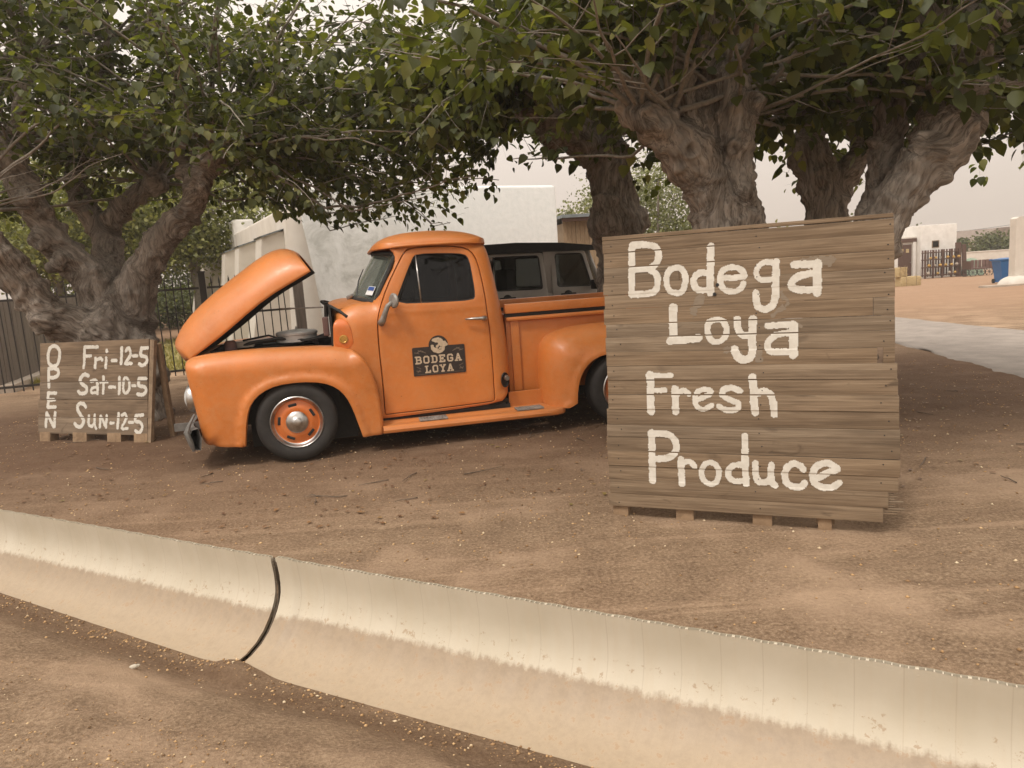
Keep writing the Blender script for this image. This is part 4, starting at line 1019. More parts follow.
# ---- wheels
slot = MT['black']
def wheel(x, face, far):
    w = empty('wheel', (x, face if not far else TW-face, .32), math.pi if far else 0); w.parent = truck
    tp = [(.205, .018), (.225, .006), (.262, .0), (.290, .006), (.306, .020), (.313, .034)]
    z0 = .045
    for q in range(5):
        tp += [(.320, z0), (.320, z0+.022), (.311, z0+.025), (.311, z0+.031)]; z0 += .031
    tp += [(.313, z0+.004), (.300, z0+.02), (.26, z0+.03), (.205, z0+.02)]
    MB().lathe(tp, (0, 0, 0), 'y', 56).build('tyre', MT['rubber'], w, auto=35)
    MB().lathe([(.209, .022), (.210, .010), (.203, .004), (.196, .010), (.190, .030), (.178, .038)], (0, 0, 0), 'y', 48).build('trim_ring', MT['chrome'], w, auto=50)
    MB().lathe([(.180, .038), (.170, .046), (.150, .040), (.125, .026), (.105, .022), (.085, .028), (.0, .030)], (0, 0, 0), 'y', 48).build('rim', MT['orange_clean'], w, auto=50)
    MB().lathe([(.088, .030), (.086, .012), (.075, .002), (.055, -.006), (.040, -.012), (.034, -.020), (.022, -.024), (0, -.026)], (0, 0, 0), 'y', 36).build('hubcap', MT['chrome'], w, auto=40)
    for k in range(5):
        a = R_(28+72*k); M = Matrix.Rotation(-a, 3, 'Y'); c = M @ Vector((.138, .0, 0))
        sl = MB(); sl.box((c.x, .033, c.z), (.024, .014, .066), M=M, bev=.006)
        sl.build('rim_slot', slot, w)
    MB().lathe([(0, .09), (.19, .09), (.205, .16)], (0, 0, 0), 'y', 32).build('brake_drum', MT['soot'], w)
wheel(0, .016, False); wheel(2.794, .016, False); wheel(0, .016, True); wheel(2.794, .016, True)
# ---- bed
for s in (0, 1):
    f = (lambda y: y) if s == 0 else (lambda y: TW-y)
    MB().box((2.72, f(.345), .665), (1.80, .03, .66), bev=.004).build('bed_side', MT['orange'], truck, auto=40)
    MB().box((2.72, f(.325), .985), (1.80, .085, .034), bev=.014).build('bed_lip', MT['orange'], truck, auto=40)
    MB().box((2.72, f(.350), 1.017), (1.80, .05, .034)).build('bed_gap_strip', MT['black'], truck)
    MB().box((2.72, f(.335), 1.075), (1.81, .075, .082), bev=.012).build('bed_rail', MT['orange'], truck, auto=40)
    for x in (1.895, 3.55): MB().box((x, f(.322), .66), (.075, .03, .62), bev=.006).build('stake_pocket', MT['orange'], truck, auto=40)
rfz = [(2.075, .20, 'o'), (2.072, .36, 'o'), (2.080, .60, 'o'), (2.105, .74, 'o'), (2.17, .82, 'o'), (2.30, .868, 'o'), (2.50, .892, 'o'), (2.80, .896, 'o'), (3.10, .880, 'o'), (3.32, .82, 'o'), (3.44, .70, 'o'), (3.50, .52, 'o'), (3.52, .30, 'low'),
       (3.26, .28, 'arch'), (3.22, .42, 'arch'), (3.15, .54, 'arch'), (3.02, .62, 'arch'), (2.80, .645, 'arch'), (2.60, .635, 'arch'), (2.47, .580, 'arch'), (2.39, .48, 'arch'), (2.352, .36, 'arch'), (2.34, .19, 'low')]
def y_rf(x, z, D): return roll(D['o'], .30, .33)+roll(D['arch'], .012, .01)+roll(D['low'], .015)+.012*interp(D['arch'], .04, .06)
panel('rear_fender', MT['orange'], rfz, y_rf, lambda tg, v: (0, .03, 0) if tg == 'o' else (0, .08, 0), rings=(.004, .012, .025, .045, .07, .10, .14, .19, .24), maxring=.3)
MB().box((2.72, YC, .46), (1.78, 1.15, .05)).build('bed_floor', MT['soot'], truck)
MB().box((1.85, YC, .74), (.03, 1.15, .56)).build('bed_front', MT['orange'], truck)
MB().box((3.62, YC, .72), (.04, 1.16, .54), bev=.01).build('tailgate', MT['orange'], truck)
MB().box((3.74, YC, .42), (.06, 1.7, .15), bev=.02).build('rear_bumper', MT['steel'], truck, auto=40)
for s in (0, 1):
    MB().lathe([(0, .03), (.05, .028), (.062, .015), (.062, -.02)], (3.66, .20 if s == 0 else TW-.20, .62), 'x', 18).build('tail_light', simple('red_lens_%d' % s, (.35, .02, .015, 1), (.25, .015, .01, 1), 30, .2), truck, auto=40)
for s in (0, 1): MB().box((1.4, .52 if s == 0 else TW-.52, .32), (4.2, .07, .12)).build('frame_rail', MT['soot'], truck)
ax = MB(); ax.tube([(0, .15, .32), (0, TW-.15, .32)], .04, 8); ax.tube([(2.794, .15, .32), (2.794, TW-.15, .32)], .05, 8); ax.build('axle', MT['soot'], truck)

# ---- lettering helper: painted strokes cut into one flat sheet of small cells
def stroke_cells(strokes, cell, wob=.0, seed=0):
    P = np.array([q for s in strokes for q in s[0]]); r = max(s[1] for s in strokes)+.01
    x0, z0 = P.min(0)-r; x1, z1 = P.max(0)+r
    xs = np.arange(x0, x1, cell); zs = np.arange(z0, z1, cell)
    X, Z = np.meshgrid(xs, zs); Xf, Zf = X.ravel(), Z.ravel()
    sd_ = np.full(len(Xf), 9.0)
    for pts, rad, closed in strokes:
        pts = np.array(pts, float); closed = bool(closed)
        if len(pts) > 2:                                  # smooth the brush path (Catmull-Rom)
            n = len(pts); Q = []
            for i in range(n if closed else n-1):
                p0, p1, p2, p3 = [pts[(i+k) % n] if closed else pts[min(max(i+k, 0), n-1)] for k in (-1, 0, 1, 2)]
                if not closed:
                    v1, v2 = p1-p0, p2-p1; v3 = p3-p2
                for tt in (0, .25, .5, .75):
                    Q.append(.5*((2*p1)+(-p0+p2)*tt+(2*p0-5*p1+4*p2-p3)*tt*tt+(-p0+3*p1-3*p2+p3)*tt**3))
            Q.append(pts[0] if closed else pts[-1]); pts = np.array(Q)
        sd_ = np.minimum(sd_, segdist(Xf, Zf, pts[:-1], pts[1:])-rad)
    sd_ += wob*fnoise(Xf*55, Zf*55, 60+seed, 3)
    return Xf[sd_ < 0], Zf[sd_ < 0]
def letter_mesh(name, mat, parent, strokes, cell, place, wob=0, seed=0):
    X, Z = stroke_cells(strokes, cell, wob, seed)
    key = {}; V = []; F = []
    ix = np.round(X/cell).astype(int); iz = np.round(Z/cell).astype(int); ox, oz = X-ix*cell, Z-iz*cell
    for i in range(len(X)):
        q = place(X[i], Z[i])
        if q is None: continue
        f = []
        for a, b in ((0, 0), (1, 0), (1, 1), (0, 1)):
            k = (ix[i]+a, iz[i]+b)
            if k not in key:
                key[k] = len(V); V.append(place(X[i]+a*cell, Z[i]+b*cell) or place(X[i], Z[i]))
            f.append(key[k])
        F.append(f)
    me = npmesh(name, V, np.array(F))
    return link(name, me, mat, parent)
# slab letters for the emblem on the near door
SLAB = {'B': [[(.15, 0), (.15, 1)], [(.0, 1), (.6, 1), (.75, .85), (.72, .62), (.6, .52), (.15, .52)], [(.6, .52), (.8, .38), (.8, .15), (.62, 0), (0, 0)]],
 'O': [[(.2, 0), (.6, 0), (.75, .15), (.75, .85), (.6, 1), (.2, 1), (.05, .85), (.05, .15), (.2, 0)]],
 'D': [[(.15, 0), (.15, 1)], [(0, 1), (.55, 1), (.75, .82), (.75, .18), (.55, 0), (0, 0)]],
 'E': [[(.15, 0), (.15, 1)], [(0, 1), (.75, 1), (.75, .8)], [(.15, .5), (.5, .5)], [(.5, .38), (.5, .62)], [(0, 0), (.75, 0), (.75, .2)]],
 'G': [[(.75, .78), (.75, .85), (.6, 1), (.2, 1), (.05, .85), (.05, .15), (.2, 0), (.6, 0), (.75, .15), (.75, .45), (.45, .45)]],
 'A': [[(.1, 0), (.38, 1), (.46, 1), (.74, 0)], [(.2, .35), (.65, .35)], [(-.02, 0), (.26, 0)], [(.58, 0), (.86, 0)]],
 'L': [[(.2, 0), (.2, 1)], [(.02, 1), (.4, 1)], [(.02, 0), (.75, 0), (.75, .25)]],
 'Y': [[(.08, 1), (.4, .5), (.72, 1)], [(.4, .5), (.4, 0)], [(-.04, 1), (.2, 1)], [(.6, 1), (.84, 1)], [(.22, 0), (.58, 0)]]}
def seglets(L): return [([a, b], 0, 0) for s in L for a, b in zip(s[:-1], s[1:])]
em = [o for o in dr[0].children if o.name.startswith('shop_emblem')][0]
lt = []
for word, x0, z0, h, wd in (('BODEGA', .994, .684, .054, .0672), ('LOYA', 1.070, .603, .052, .0630)):
    for i, ch in enumerate(word):
        for pts, _, _ in seglets(SLAB[ch]): lt.append(([(x0+(i+p_[0]*.82)*wd, z0+p_[1]*h) for p_ in pts], .0062, 0))
letter_mesh('lettering', MT['cream'], em, lt, .0022, lambda x, z: (x, .1628, z))
# cream swirl figure in the round head of the emblem, small scrolls either side
fg = [([(1.150, .868), (1.172, .880), (1.205, .876), (1.222, .862)], .010, 0), ([(1.165, .862), (1.190, .858)], .012, 0), ([(1.196, .860), (1.200, .835), (1.182, .815)], .010, 0),
      ([(1.142, .822), (1.150, .788), (1.185, .768), (1.225, .782), (1.232, .800)], .012, 0), ([(1.150, .800), (1.185, .782)], .014, 0), ([(1.215, .845), (1.245, .842), (1.262, .826)], .012, 0), ([(1.212, .824), (1.246, .818)], .012, 0), ([(1.205, .80), (1.24, .800)], .007, 0)]
letter_mesh('figure', MT['cream'], em, fg, .0022, lambda x, z: (x, .1628, z), .006)
sc_ = []
for m in (1, -1):
    c0 = 1.195
    for a, b in (((.13, .775), (.175, .792)), ((.15, .792), (.19, .772)), ((.17, .768), (.205, .776)), ((.115, .768), (.14, .785))): sc_.append(([(c0+m*a[0], a[1]), (c0+m*b[0], b[1])], .0028, 0))
    for a, b in (((.165, .640), (.195, .655)), ((.165, .615), (.20, .622)), ((.17, .63), (.19, .61))): sc_.append(([(c0+m*a[0], a[1]), (c0+m*b[0], b[1])], .0028, 0))
sc_.append(([(1.0, .589), (1.39, .589)], .0015, 0))
letter_mesh('scrollwork', simple('tan_print', (.20, .145, .10, 1), (.14, .10, .07, 1), 60, .6), em, sc_, .0022, lambda x, z: (x, .1628, z))

# ------------------------------------------------------------------ big plank sign
def frame_matrix(P0, eu, ev):
    eu = Vector(eu).normalized(); ev = Vector(ev); ev = (ev-eu*ev.dot(eu)).normalized(); b = ev.cross(eu)     # b points away from the camera
    return Matrix([[eu.x, b.x, ev.x, P0[0]], [eu.y, b.y, ev.y, P0[1]], [eu.z, b.z, ev.z, P0[2]], [0, 0, 0, 1]])
def sign_root(name, M, label):
    o = bpy.data.objects.new(name, None); COL.objects.link(o); o.matrix_world = M; return tag(o, label, 'sign')
sg = sign_root('plank_sign', frame_matrix((.5133, 4.0657, 0), (.9188, -.3946, 0), (.0207, .0481, .9986)), 'big weathered plank sign hand painted Bodega Loya Fresh Produce')
bounds = [1.530, 1.461, 1.381, 1.297, 1.236, 1.161, 1.076, 1.004, .923, .847, .770, .690, .610, .522, .454, .376, .292, .213, .135, .060]
g = np.random.default_rng(2)
BO = []                       # front offset of every board
wb = MB()
rights = [1.410, 1.412, 1.414, 1.416, 1.417, 1.418, 1.418, 1.419, 1.420, 1.420, 1.430, 1.434, 1.439, 1.440, 1.444, 1.445, 1.446, 1.438, 1.395, 1.372]
rows_ = [1.545]+bounds
for i in range(20):
    top, bot = rows_[i], rows_[i+1]
    if i == 0: top, bot = 1.553, 1.533
    off = g.normal()*.0016; gap = .0004+.0016*g.random()**2
    BO.append((bot, top, off))
    l = -.004+g.normal()*.004-(0.008 if i > 12 else 0); r = rights[i]
    cuts = []
    if i == 6: cuts = [1.325]
    if i == 9: cuts = [1.345, 1.368]
    if i == 3: cuts = [.405]
    segs = [l]+cuts+[r]
    for a, b in zip(segs[:-1], segs[1:]):
        if i == 9 and abs(a-1.345) < 1e-6: continue
        zt = 0.0
        # thin bevelled board, its ends slightly worn
        wb.box(((a+b)/2, .012+off, (top+bot)/2), (b-a-(.002 if cuts else 0), .024, top-bot-gap), bev=.0012, M=Matrix.Rotation(g.normal()*.0010, 3, 'Y'))
# splintered ends low on the right
for k in range(9):
    z = .215-.012*k-.004; L = .02+.05*g.random()
    wb.box((1.385+L/2, .014, z-.01), (L+.03, .012, .007), bev=.002)
wb.build('boards', MT['signwood'], sg, auto=30)
fb = MB()
for u in (.05, .40, .805, 1.11): fb.box((u, .065, .75), (.09, .045, 1.46), bev=.004)
fb.build('battens', MT['postwood'], sg, auto=30)
for u, w in ((.046, .088), (.403, .096), (.805, .098), (1.108, .066)): MB().box((u, .062, .034), (w, .085, .078), bev=.005).build('foot', MT['postwood'], sg, auto=30)
def bigplace(x, z):
    for bot, top, off in BO:
        if bot+.0010 <= z <= top-.0006: return (x, off-.0016, z)
    return None
for k_, (wd, st) in enumerate(BIG_LETTERS.items()):
    letter_mesh('lettering', MT['paintwhite'], sg, st, .0036, bigplace, .005, k_)
# ghosted smears of thinned paint
smear = simple('thin_paint_smear', (.25, .20, .145, 1), (.20, .152, .105, 1), 18, .85, which='Object', sc=(1, 1, 8))
sm_ = [([(1.02, 1.345), (1.13, 1.350)], .026, 0), ([(.515, 1.205), (.47, 1.12)], .018, 0), ([(.64, .93), (.70, .90)], .018, 0), ([(.80, .87), (.80, .915)], .016, 0), ([(.93, 1.045), (.99, 1.04)], .012, 0), ([(.865, 1.09), (.935, 1.15), (.905, 1.21)], .008, 0)]
for k_, s_ in enumerate(sm_): letter_mesh('paint_smear', smear, sg, [s_], .0036, lambda x, z: (lambda q: None if q is None else (q[0], q[1]+.0007, q[2]))(bigplace(x, z)), .02, 9+k_)
for u, z in ((.60, 1.262), (.585, 1.215)): MB().lathe([(0, -.0046), (.009, -.0046), (.009, .004)], (u, 0, z), 'y', 12).build('knot_hole', MT['black'], sg)
nproto = None
for u in (.05, .80, 1.385):
    for bot, top, off in BO[1:]:
        if u > 1.3 and bot < .2: continue
        if nproto is None:
            nproto = MB().lathe([(0, -.0022), (.0030, -.0018), (.0038, .001)], (0, 0, 0), 'y', 8).build('nail', MT['black'], sg); c = nproto
        else:
            c = nproto.copy(); COL.objects.link(c); c.parent = sg
        c.location = (u+g.normal()*.012, off, (bot+top)/2+g.normal()*.012)
# props leaning against the trunks behind
for u in (.30, 1.15): MB().tube([(u, .10, 1.30), (u, .62, .0)], .022, 8).build('rear_prop', MT['postwood'], sg, True)

# ------------------------------------------------------------------ small opening-hours sign
so = sign_root('opening_hours_sign', frame_matrix((-4.8454, 7.5467, 0), (.9358, -.3526, 0), (.0552, .1464, .9877)), 'small slanted plank sign painted OPEN with weekend hours under the left tree')
OB = []
wb = MB(); ob = [1.000, .872, .762, .600, .425, .245, .078]; g = np.random.default_rng(8)
lefts = [.012, .010, .010, -.004, -.035, -.040]
for i in range(6):
    off = g.normal()*.0035; OB.append((ob[i+1], ob[i], off))
    wb.box(((lefts[i]+1.455-.008*i)/2, .012+off, (ob[i]+ob[i+1])/2), (1.455-.008*i-lefts[i], .024, ob[i]-ob[i+1]-.002), bev=.002, M=Matrix.Rotation(g.normal()*.002, 3, 'Y'))
wb.build('boards', MT['openwood'], so, auto=30)
MB().prism([(1.460, .995), (1.512, .985), (1.455, .0), (1.412, .0)], .004, .04, lambda a, b, h: (a, h, b)).build('side_rail', MT['postwood'], so)
for u, w in ((.055, .15), (.535, .19), (.99, .18), (1.33, .17)): MB().box((u, .05, .045), (w, .10, .10), bev=.006).build('foot', MT['postwood'], so, auto=30)
for u in (.10, 1.47): MB().box((u, .19, .47), (.06, .04, 1.0), M=Matrix.Rotation(.20, 3, 'X'), bev=.004).build('rear_leg', MT['postwood'], so, auto=30)
def oplace(x, z):
    for bot, top, off in OB:
        if bot+.0012 <= z <= top-.0008: return (x, off-.002, z)
    return None
for k_, (wd, st) in enumerate(OPEN_LETTERS.items()):
    letter_mesh('lettering', MT['paintwhite'], so, st, .005, oplace, .006, 20+k_)

# ------------------------------------------------------------------ grey soft-top off-road vehicle parked beyond the truck
jo_ = np.array([TO[0], TO[1]])+np.array([.97691, .21363])*2.30+np.array([-.21363, .97691])*3.62
jp = empty('offroad_vehicle', (jo_[0], jo_[1], -.02), TROT+.10, 'boxy grey off-road vehicle with a black soft top parked behind the orange truck', 'off-road vehicle')
JW = 1.72
JD = [(.06, .86), (.93, 1.58)]          # rear door, front door spans
def jbox(name, x0, x1, z0, z1, mat, y0=0, y1=JW, bev=.03, par=None):
    return MB().box(((x0+x1)/2, (y0+y1)/2, (z0+z1)/2), (x1-x0, y1-y0, z1-z0), bev=bev).build(name, mat, par or jp, auto=35)
jbox('body', -.95, 1.72, .50, 1.10, MT['jeep'])
for y in (.02, JW-.08): MB().box((.905, y+.03, 1.33), (.14, .05, .64), M=Matrix.Rotation(0, 3, 'X')).build('door_pillar', MT['jeep'], jp)
jbox('hood', 1.66, 2.95, .62, 1.12, MT['jeep'], .14, JW-.14, .06)
jbox('grille', 2.93, 2.99, .58, 1.08, MT['jeep'], .16, JW-.16, .02)
gm_ = MB()
for k in range(7): gm_.box((2.995, JW/2-.36+.12*k, .84), (.012, .05, .36), bev=.005)
gm_.build('grille_slots', MT['black'], jp)
st_pr = [(-.98, 1.10), (-.90, 1.70), (-.80, 1.765), (.45, 1.785), (1.10, 1.755), (1.62, 1.695), (1.66, 1.655), (1.66, 1.635), (.0, 1.655), (-.02, 1.10)]
MB().prism(st_pr, .015, JW-.015, lambda a, b, h: (a, h, b)).build('soft_top', MT['canvas'], jp, auto=30)
for s in (0, 1):
    f = (lambda y: y) if s == 0 else (lambda y: JW-y)
    for k, (a, b) in enumerate(JD):
        xt = b-.02 if k == 0 else b-.13
        ol = rounded([(a, .55, 'd'), (b, .55, 'd'), (b, 1.08, 'd'), (xt, 1.640, 'd'), (a+.0, 1.655, 'd')], .05)
        ho = [(a+.07, 1.165, 'w'), (b-.07, 1.150, 'w'), (xt-.07 if k == 0 else xt-.05, 1.60, 'w'), (a+.075, 1.61, 'w')]; ho = rounded(ho, .05)
        d = panel('door', MT['jeep'], ol, (lambda x, z, D: -.018+.06*np.clip((z-1.1)/.55, 0, 1)+roll(D['d'], .02, .015)) if s == 0 else (lambda x, z, D: JW+.018-.06*np.clip((z-1.1)/.55, 0, 1)-roll(D['d'], .02, .015)), lambda tg, v: (0, .03 if v[1] < JW/2 else -.03, 0), holes=[ho], parent=jp, step=.05, grid=.12, rings=(.007, .02), mirror=False, chk=0)[0]
        MB().add([(x, f(.012+.06*min(1, max(0, (z-1.1)/.55))), z) for x, z, _ in ho], [tuple(range(len(ho)))]).build('window', MT['jeepglass'], d)
        MB().tube([(x, f(-.006+.06*min(1, max(0, (z-1.1)/.55))), z) for x, z, _ in ho], .014, 6, closed=True).build('window_seal', MT['black'], d, True)
        h = MB(); h.box((a+.22, f(-.035), 1.062), (.22, .03, .035), bev=.01); h.sphere((a+.22, f(-.022), 1.065), (.06, .02, .05), 12, 8); h.build('door_handle', MT['black'], d, auto=40)
    for x in (-.42, 2.42):
        fl = MB(); pts = [(x+.50*math.cos(t_), .60+.0+.36*math.sin(t_)+.0) for t_ in np.linspace(math.pi, 0, 13)]
        fl.grid([[(px_, f(-.10), pz_) for px_, pz_ in pts], [(px_, f(.16), pz_+.02) for px_, pz_ in pts], [(px_, f(.16), pz_-.03) for px_, pz_ in pts], [(px_, f(-.10), pz_-.04) for px_, pz_ in pts], [(px_, f(-.10), pz_) for px_, pz_ in pts]])
        fl.build('fender_flare', MT['canvas'], jp, True)
        w = empty('wheel', (x, f(-.06), .39), 0 if s == 0 else math.pi); w.parent = jp
        MB().lathe([(.22, .02), (.30, .0), (.37, .02), (.395, .05), (.395, .20), (.36, .24), (.22, .22)], (0, 0, 0), 'y', 32).build('tyre', MT['rubber'], w, auto=40)
        MB().lathe([(.22, .03), (.20, .05), (.12, .03), (.05, .03), (0, .035)], (0, 0, 0), 'y', 24).build('rim', MT['steel'], w, auto=40)
    MB().lathe([(0, 3.015), (.07, 3.012), (.085, 2.99)], (0, .38 if s == 0 else JW-.38, .88), 'x', 16).build('headlight', MT['chrome'], jp, True)
    m2_ = MB().box((1.50, f(-.12), 1.17), (.05, .17, .13), bev=.02); m2_.build('side_mirror', MT['black'], jp, auto=40)
MB().add([(1.70, .12, 1.12), (1.70, JW-.12, 1.12), (1.50, JW-.18, 1.63), (1.50, .18, 1.63)], [(0, 1, 2, 3)]).build('windshield', MT['jeepglass'], jp)
MB().tube([(1.70, .07, 1.10), (1.50, .10, 1.655), (1.50, JW-.10, 1.655), (1.70, JW-.07, 1.10)], .035, 8).build('windshield_frame', MT['jeep'], jp, True)
jbox('seat', .35, .50, .6, 1.45, MT['seat'], .2, .75, .05); jbox('seat', .35, .50, .6, 1.45, MT['seat'], .97, 1.52, .05); jbox('seat', -.35, -.2, .6, 1.35, MT['seat'], .2, 1.5, .05)
jbox('rear_bumper', -1.10, -.96, .48, .62, MT['black'], .1, JW-.1, .03); jbox('front_bumper', 3.0, 3.16, .48, .62, MT['black'], -.02, JW+.02, .03)
jbox('chassis', -.9, 2.9, .34, .5, MT['soot'], .3, JW-.3, .02)

# ------------------------------------------------------------------ far yard on the right
def gpt(px, D):                                   # ground point at depth D under picture column px
    for py in np.arange(200, 420, .25):
        q = at(px, py, D)
        if q[2] <= float(ground_z(q[0], q[1])): return q
    return q
q0 = gpt(896.5, 44.0); vr = math.atan2(.02, 1)
wh = empty('white_house', (q0[0], q0[1], q0[2]), -.02, 'small flat roofed white house with a brown door across the yard', 'house')
MB().box((.45, 2.4, 1.20), (1.75, 4.4, 2.5), bev=.03).build('porch_wall', MT['beige_stucco'], wh, auto=40)
MB().box((2.30, 1.9, 1.50), (2.08, 4.2, 3.12), bev=.04).build('main_wall', MT['white_stucco'], wh, auto=40)
MB().box((.52, .17, 2.26), (1.40, .10, .22), bev=.01).build('lintel', MT['brown_wood'], wh)
MB().box((.02, .16, 1.05), (.20, .12, 2.2)).build('wall_trim', MT['white_stucco'], wh)
MB().box((1.08, .16, 1.05), (.16, .12, 2.2)).build('wall_trim', MT['white_stucco'], wh)
dd_ = MB().box((.52, .165, 1.00), (.82, .06, 2.05), bev=.01).build('door', MT['brown_wood'], wh)
for x in (.36, .68): MB().box((x, .128, 1.66), (.17, .02, .22)).build('door_pane', MT['straw'], dd_)
MB().tube([(.85, .12, .95), (.85, .09, 1.0)], .02, 6).build('handle', MT['steel'], dd_)
wf = MB().box((2.12, -.20, 1.95), (.42, .04, .42)).build('window', MT['postwood'], wh)
MB().box((2.12, -.225, 1.95), (.32, .02, .32)).build('pane', MT['glass'], wf)
# straw bales
def bale(px, D, w, h, dx, dz, label, sd):
    q = gpt(px, D); mb = MB(); mb.box((0, 0, h/2), (w, .45, h), bev=.04)
    o = mb.build('straw_bale', MT['straw'], None, auto=40); o.location = (q[0]+dx, q[1], float(ground_z(q[0]+dx, q[1]))+dz); o.rotation_euler = (0, 0, .12)
    st_m = MB(); gg = np.random.default_rng(sd)
    for k in range(160):
        x, y = gg.uniform(-w/2, w/2), -.225*(1 if gg.random() < .6 else gg.uniform(-1, 1)); z = gg.uniform(0, h); st_m.tube([(x, y, z), (x+gg.normal()*.06, y-.03*gg.random(), z+gg.normal()*.05)], .005, 3)
    st_m.build('loose_straw', MT['straw'], o)
    for u in (-.25*w, .25*w): MB().box((u, 0, h/2), (.015, .465, h+.02)).build('twine', MT['postwood'], o)
    tag(o, label, 'straw bale', 'straw bales by the white house')
bale(908, 33, .95, .42, 0, 0, 'long straw bale lying on the dirt before the white house', 1)
bale(899.5, 33, .42, .42, 0, .42, 'short straw bale stacked on top by the big sign edge', 2)
# produce rack of pallets with yellow gourds and pots
q = gpt(925, 42.5)
rk = empty('produce_rack', (q[0], q[1], q[2]), .02, 'open wooden pallet rack with yellow gourds against the white house', 'rack')
mb = MB()
for x in (0, .45, .98, 1.5, 1.95): mb.box((x, 0, .80), (.09, .08, 1.6))
mb.build('uprights', MT['brown_wood'], rk)
for z in (.18, .62, 1.05, 1.45): MB().box((.98, .16, z), (2.0, .42, .05)).build('shelf', MT['brown_wood'], rk)
mb = MB()
for k in range(13): mb.box((.05+.155*k, .36, .85), (.075, .03, 1.5))
mb.build('back_slats', MT['rustred'], rk)
gg = np.random.default_rng(4)
yel = simple('yellow_gourd', (.55, .36, .09, 1), (.42, .22, .05, 1), 10, .6)
for k in range(18):
    z = (.205, .645, 1.075)[(k % 3)]; r = .07+.035*gg.random()
    if z < .3 and gg.random() < .5: continue
    p_ = MB().sphere((0, 0, 0), (r, r, r*.9), 12, 8); p_.tube([(0, 0, r*.8), (.01, 0, r*1.25)], [.014, .008], 6)
    o = p_.build('gourd', yel if k % 4 else MT['concrete'], None, True)
    o.location = (q[0]+.15+.105*k+gg.normal()*.02, q[1]+.02+.06*gg.random(), q[2]+z+r*.9)
    tag(o, 'round yellow gourd on the pallet rack' if k % 4 else 'pale round gourd on the pallet rack', 'gourd', 'yellow gourds on the rack' if k % 4 else 'pale gourds on the rack')
# plank leaning beside it, cart, tarp, bin
q = gpt(959, 42.5)
mb = MB(); mb.box((0, .1, .95), (.30, .08, 1.95), M=Matrix.Rotation(-.05, 3, 'X')); mb.box((.36, .15, .9), (.22, .08, 1.8), M=Matrix.Rotation(-.07, 3, 'X'))
o = mb.build('leaning_planks', MT['brown_wood'], None); o.location = q; tag(o, 'dark planks standing upright at the right end of the rack', 'planks')
q = gpt(977, 41.5)
ct = empty('farm_cart', (q[0], q[1], q[2]), .05, 'dusty brown slatted cart standing between the rack and the blue bin', 'cart')
MB().box((0, 0, .42), (1.25, .7, .08), bev=.02).build('bed', MT['rustred'], ct)
mb = MB()
for k in range(6): mb.box((-.52+.21*k, -.34, .68), (.17, .03, .42), bev=.01)
mb.build('side_slats', MT['rustred'], ct)
for x in (-.62, .62):
    MB().box((x, 0, .62), (.05, .7, .45)).build('end_rail', MT['brown_wood'], ct)
    for y in (-.33, .33):
        wm = MB(); wm.tube([(x*.75+.22*math.cos(a), y, .22+.22*math.sin(a)) for a in np.linspace(0, 6.283, 20, endpoint=False)], .022, 6, closed=True)
        for a in np.linspace(0, 3.14, 4, endpoint=False): wm.tube([(x*.75-.2*math.cos(a), y, .22-.2*math.sin(a)), (x*.75+.2*math.cos(a), y, .22+.2*math.sin(a))], .012, 5)
        wm.build('wheel', MT['black'], ct)
MB().tube([(-.62, 0, .4), (-1.0, 0, .3), (-1.05, -.1, .75)], .02, 6).build('handle', MT['black'], ct)
q = gpt(971, 43.2); rows = []
for i in range(11):
    rows.append([(-.6+1.2*i/10, -.4+.8*j/8, (.95+.25*fnoise(i*.45, j*.5, 77, 2))*(1-abs(i/5-1)**3)*(1-abs(j/4-1)**4)) for j in range(9)])
o = MB().grid(rows).build('tarp', MT['tarp'], None, True); o.location = q; tag(o, 'pale green tarp heaped behind the farm cart', 'tarp')
q = gpt(1005, 29.5)
bn = empty('wheeled_bin', (q[0], q[1], q[2]), -.1, 'blue wheeled refuse bin beside the right hand beige wall', 'bin')
mb = MB(); mb.grid([[(sx*w/2, sy*w2/2, z) for sx, sy in ((-1, -1), (1, -1), (1, 1), (-1, 1), (-1, -1))] for z, w, w2 in ((.06, .50, .55), (.50, .60, .60), (.86, .72, .66), (.89, .80, .70), (.93, .80, .70))])
mb.box((0, 0, .06), (.6, .52, .02)); mb.build('body', MT['blue'], bn)
mb = MB(); rows = []
for i in range(9):
    u = i/4-1; rows.append([(u*.41, v*.36, .94+.05*(1-u*u)*(1-v*v)) for v in np.linspace(-1, 1, 7)])
mb.grid(rows).build('lid', MT['blue'], bn, True)
for x in (-.28, .28): MB().tube([(x-.03, .30, .09), (x+.03, .30, .09)], .09, 14).build('wheel', MT['rubber'], bn)
MB().tube([(-.4, .42, .92), (.4, .42, .92)], .022, 8).build('handle', MT['blue'], bn)
# right wall with a rounded foot
q = gpt(1014.5, 27.0)
rw = empty('beige_wall', (q[0], q[1], q[2]), 0.0, 'beige stucco wall with a swollen foot at the right edge', 'wall')
MB().prism([(0, -.3), (0, 2.35), (.10, 2.42), (3.2, 2.42), (3.2, -.3)], 0, .35, lambda a, b, h: (a, h, b)).build('wall_face', MT['beige_stucco'], rw)
rows = []
for k in range(9):
    a = k/8*math.pi/2; rows.append([(.2-.62*math.cos(a)*1.0, y, .36*math.sin(a)-.02) for y in (-.25, .1, .34)])
rows2 = rows
mb = MB(); mb.grid(rows2); mb.sphere((.1, -.2, .0), (.55, .25, .34), 16, 10); mb.build('foot', MT['beige_stucco'], rw, True)
mb = MB().box((0, 0, .03), (1.6, .35, .08), bev=.01)
q = gpt(1004, 26.5); o = mb.build('concrete_slab', MT['concrete'], None); o.location = q; tag(o, 'thin pale concrete slab on the dirt before the beige wall', 'slab')
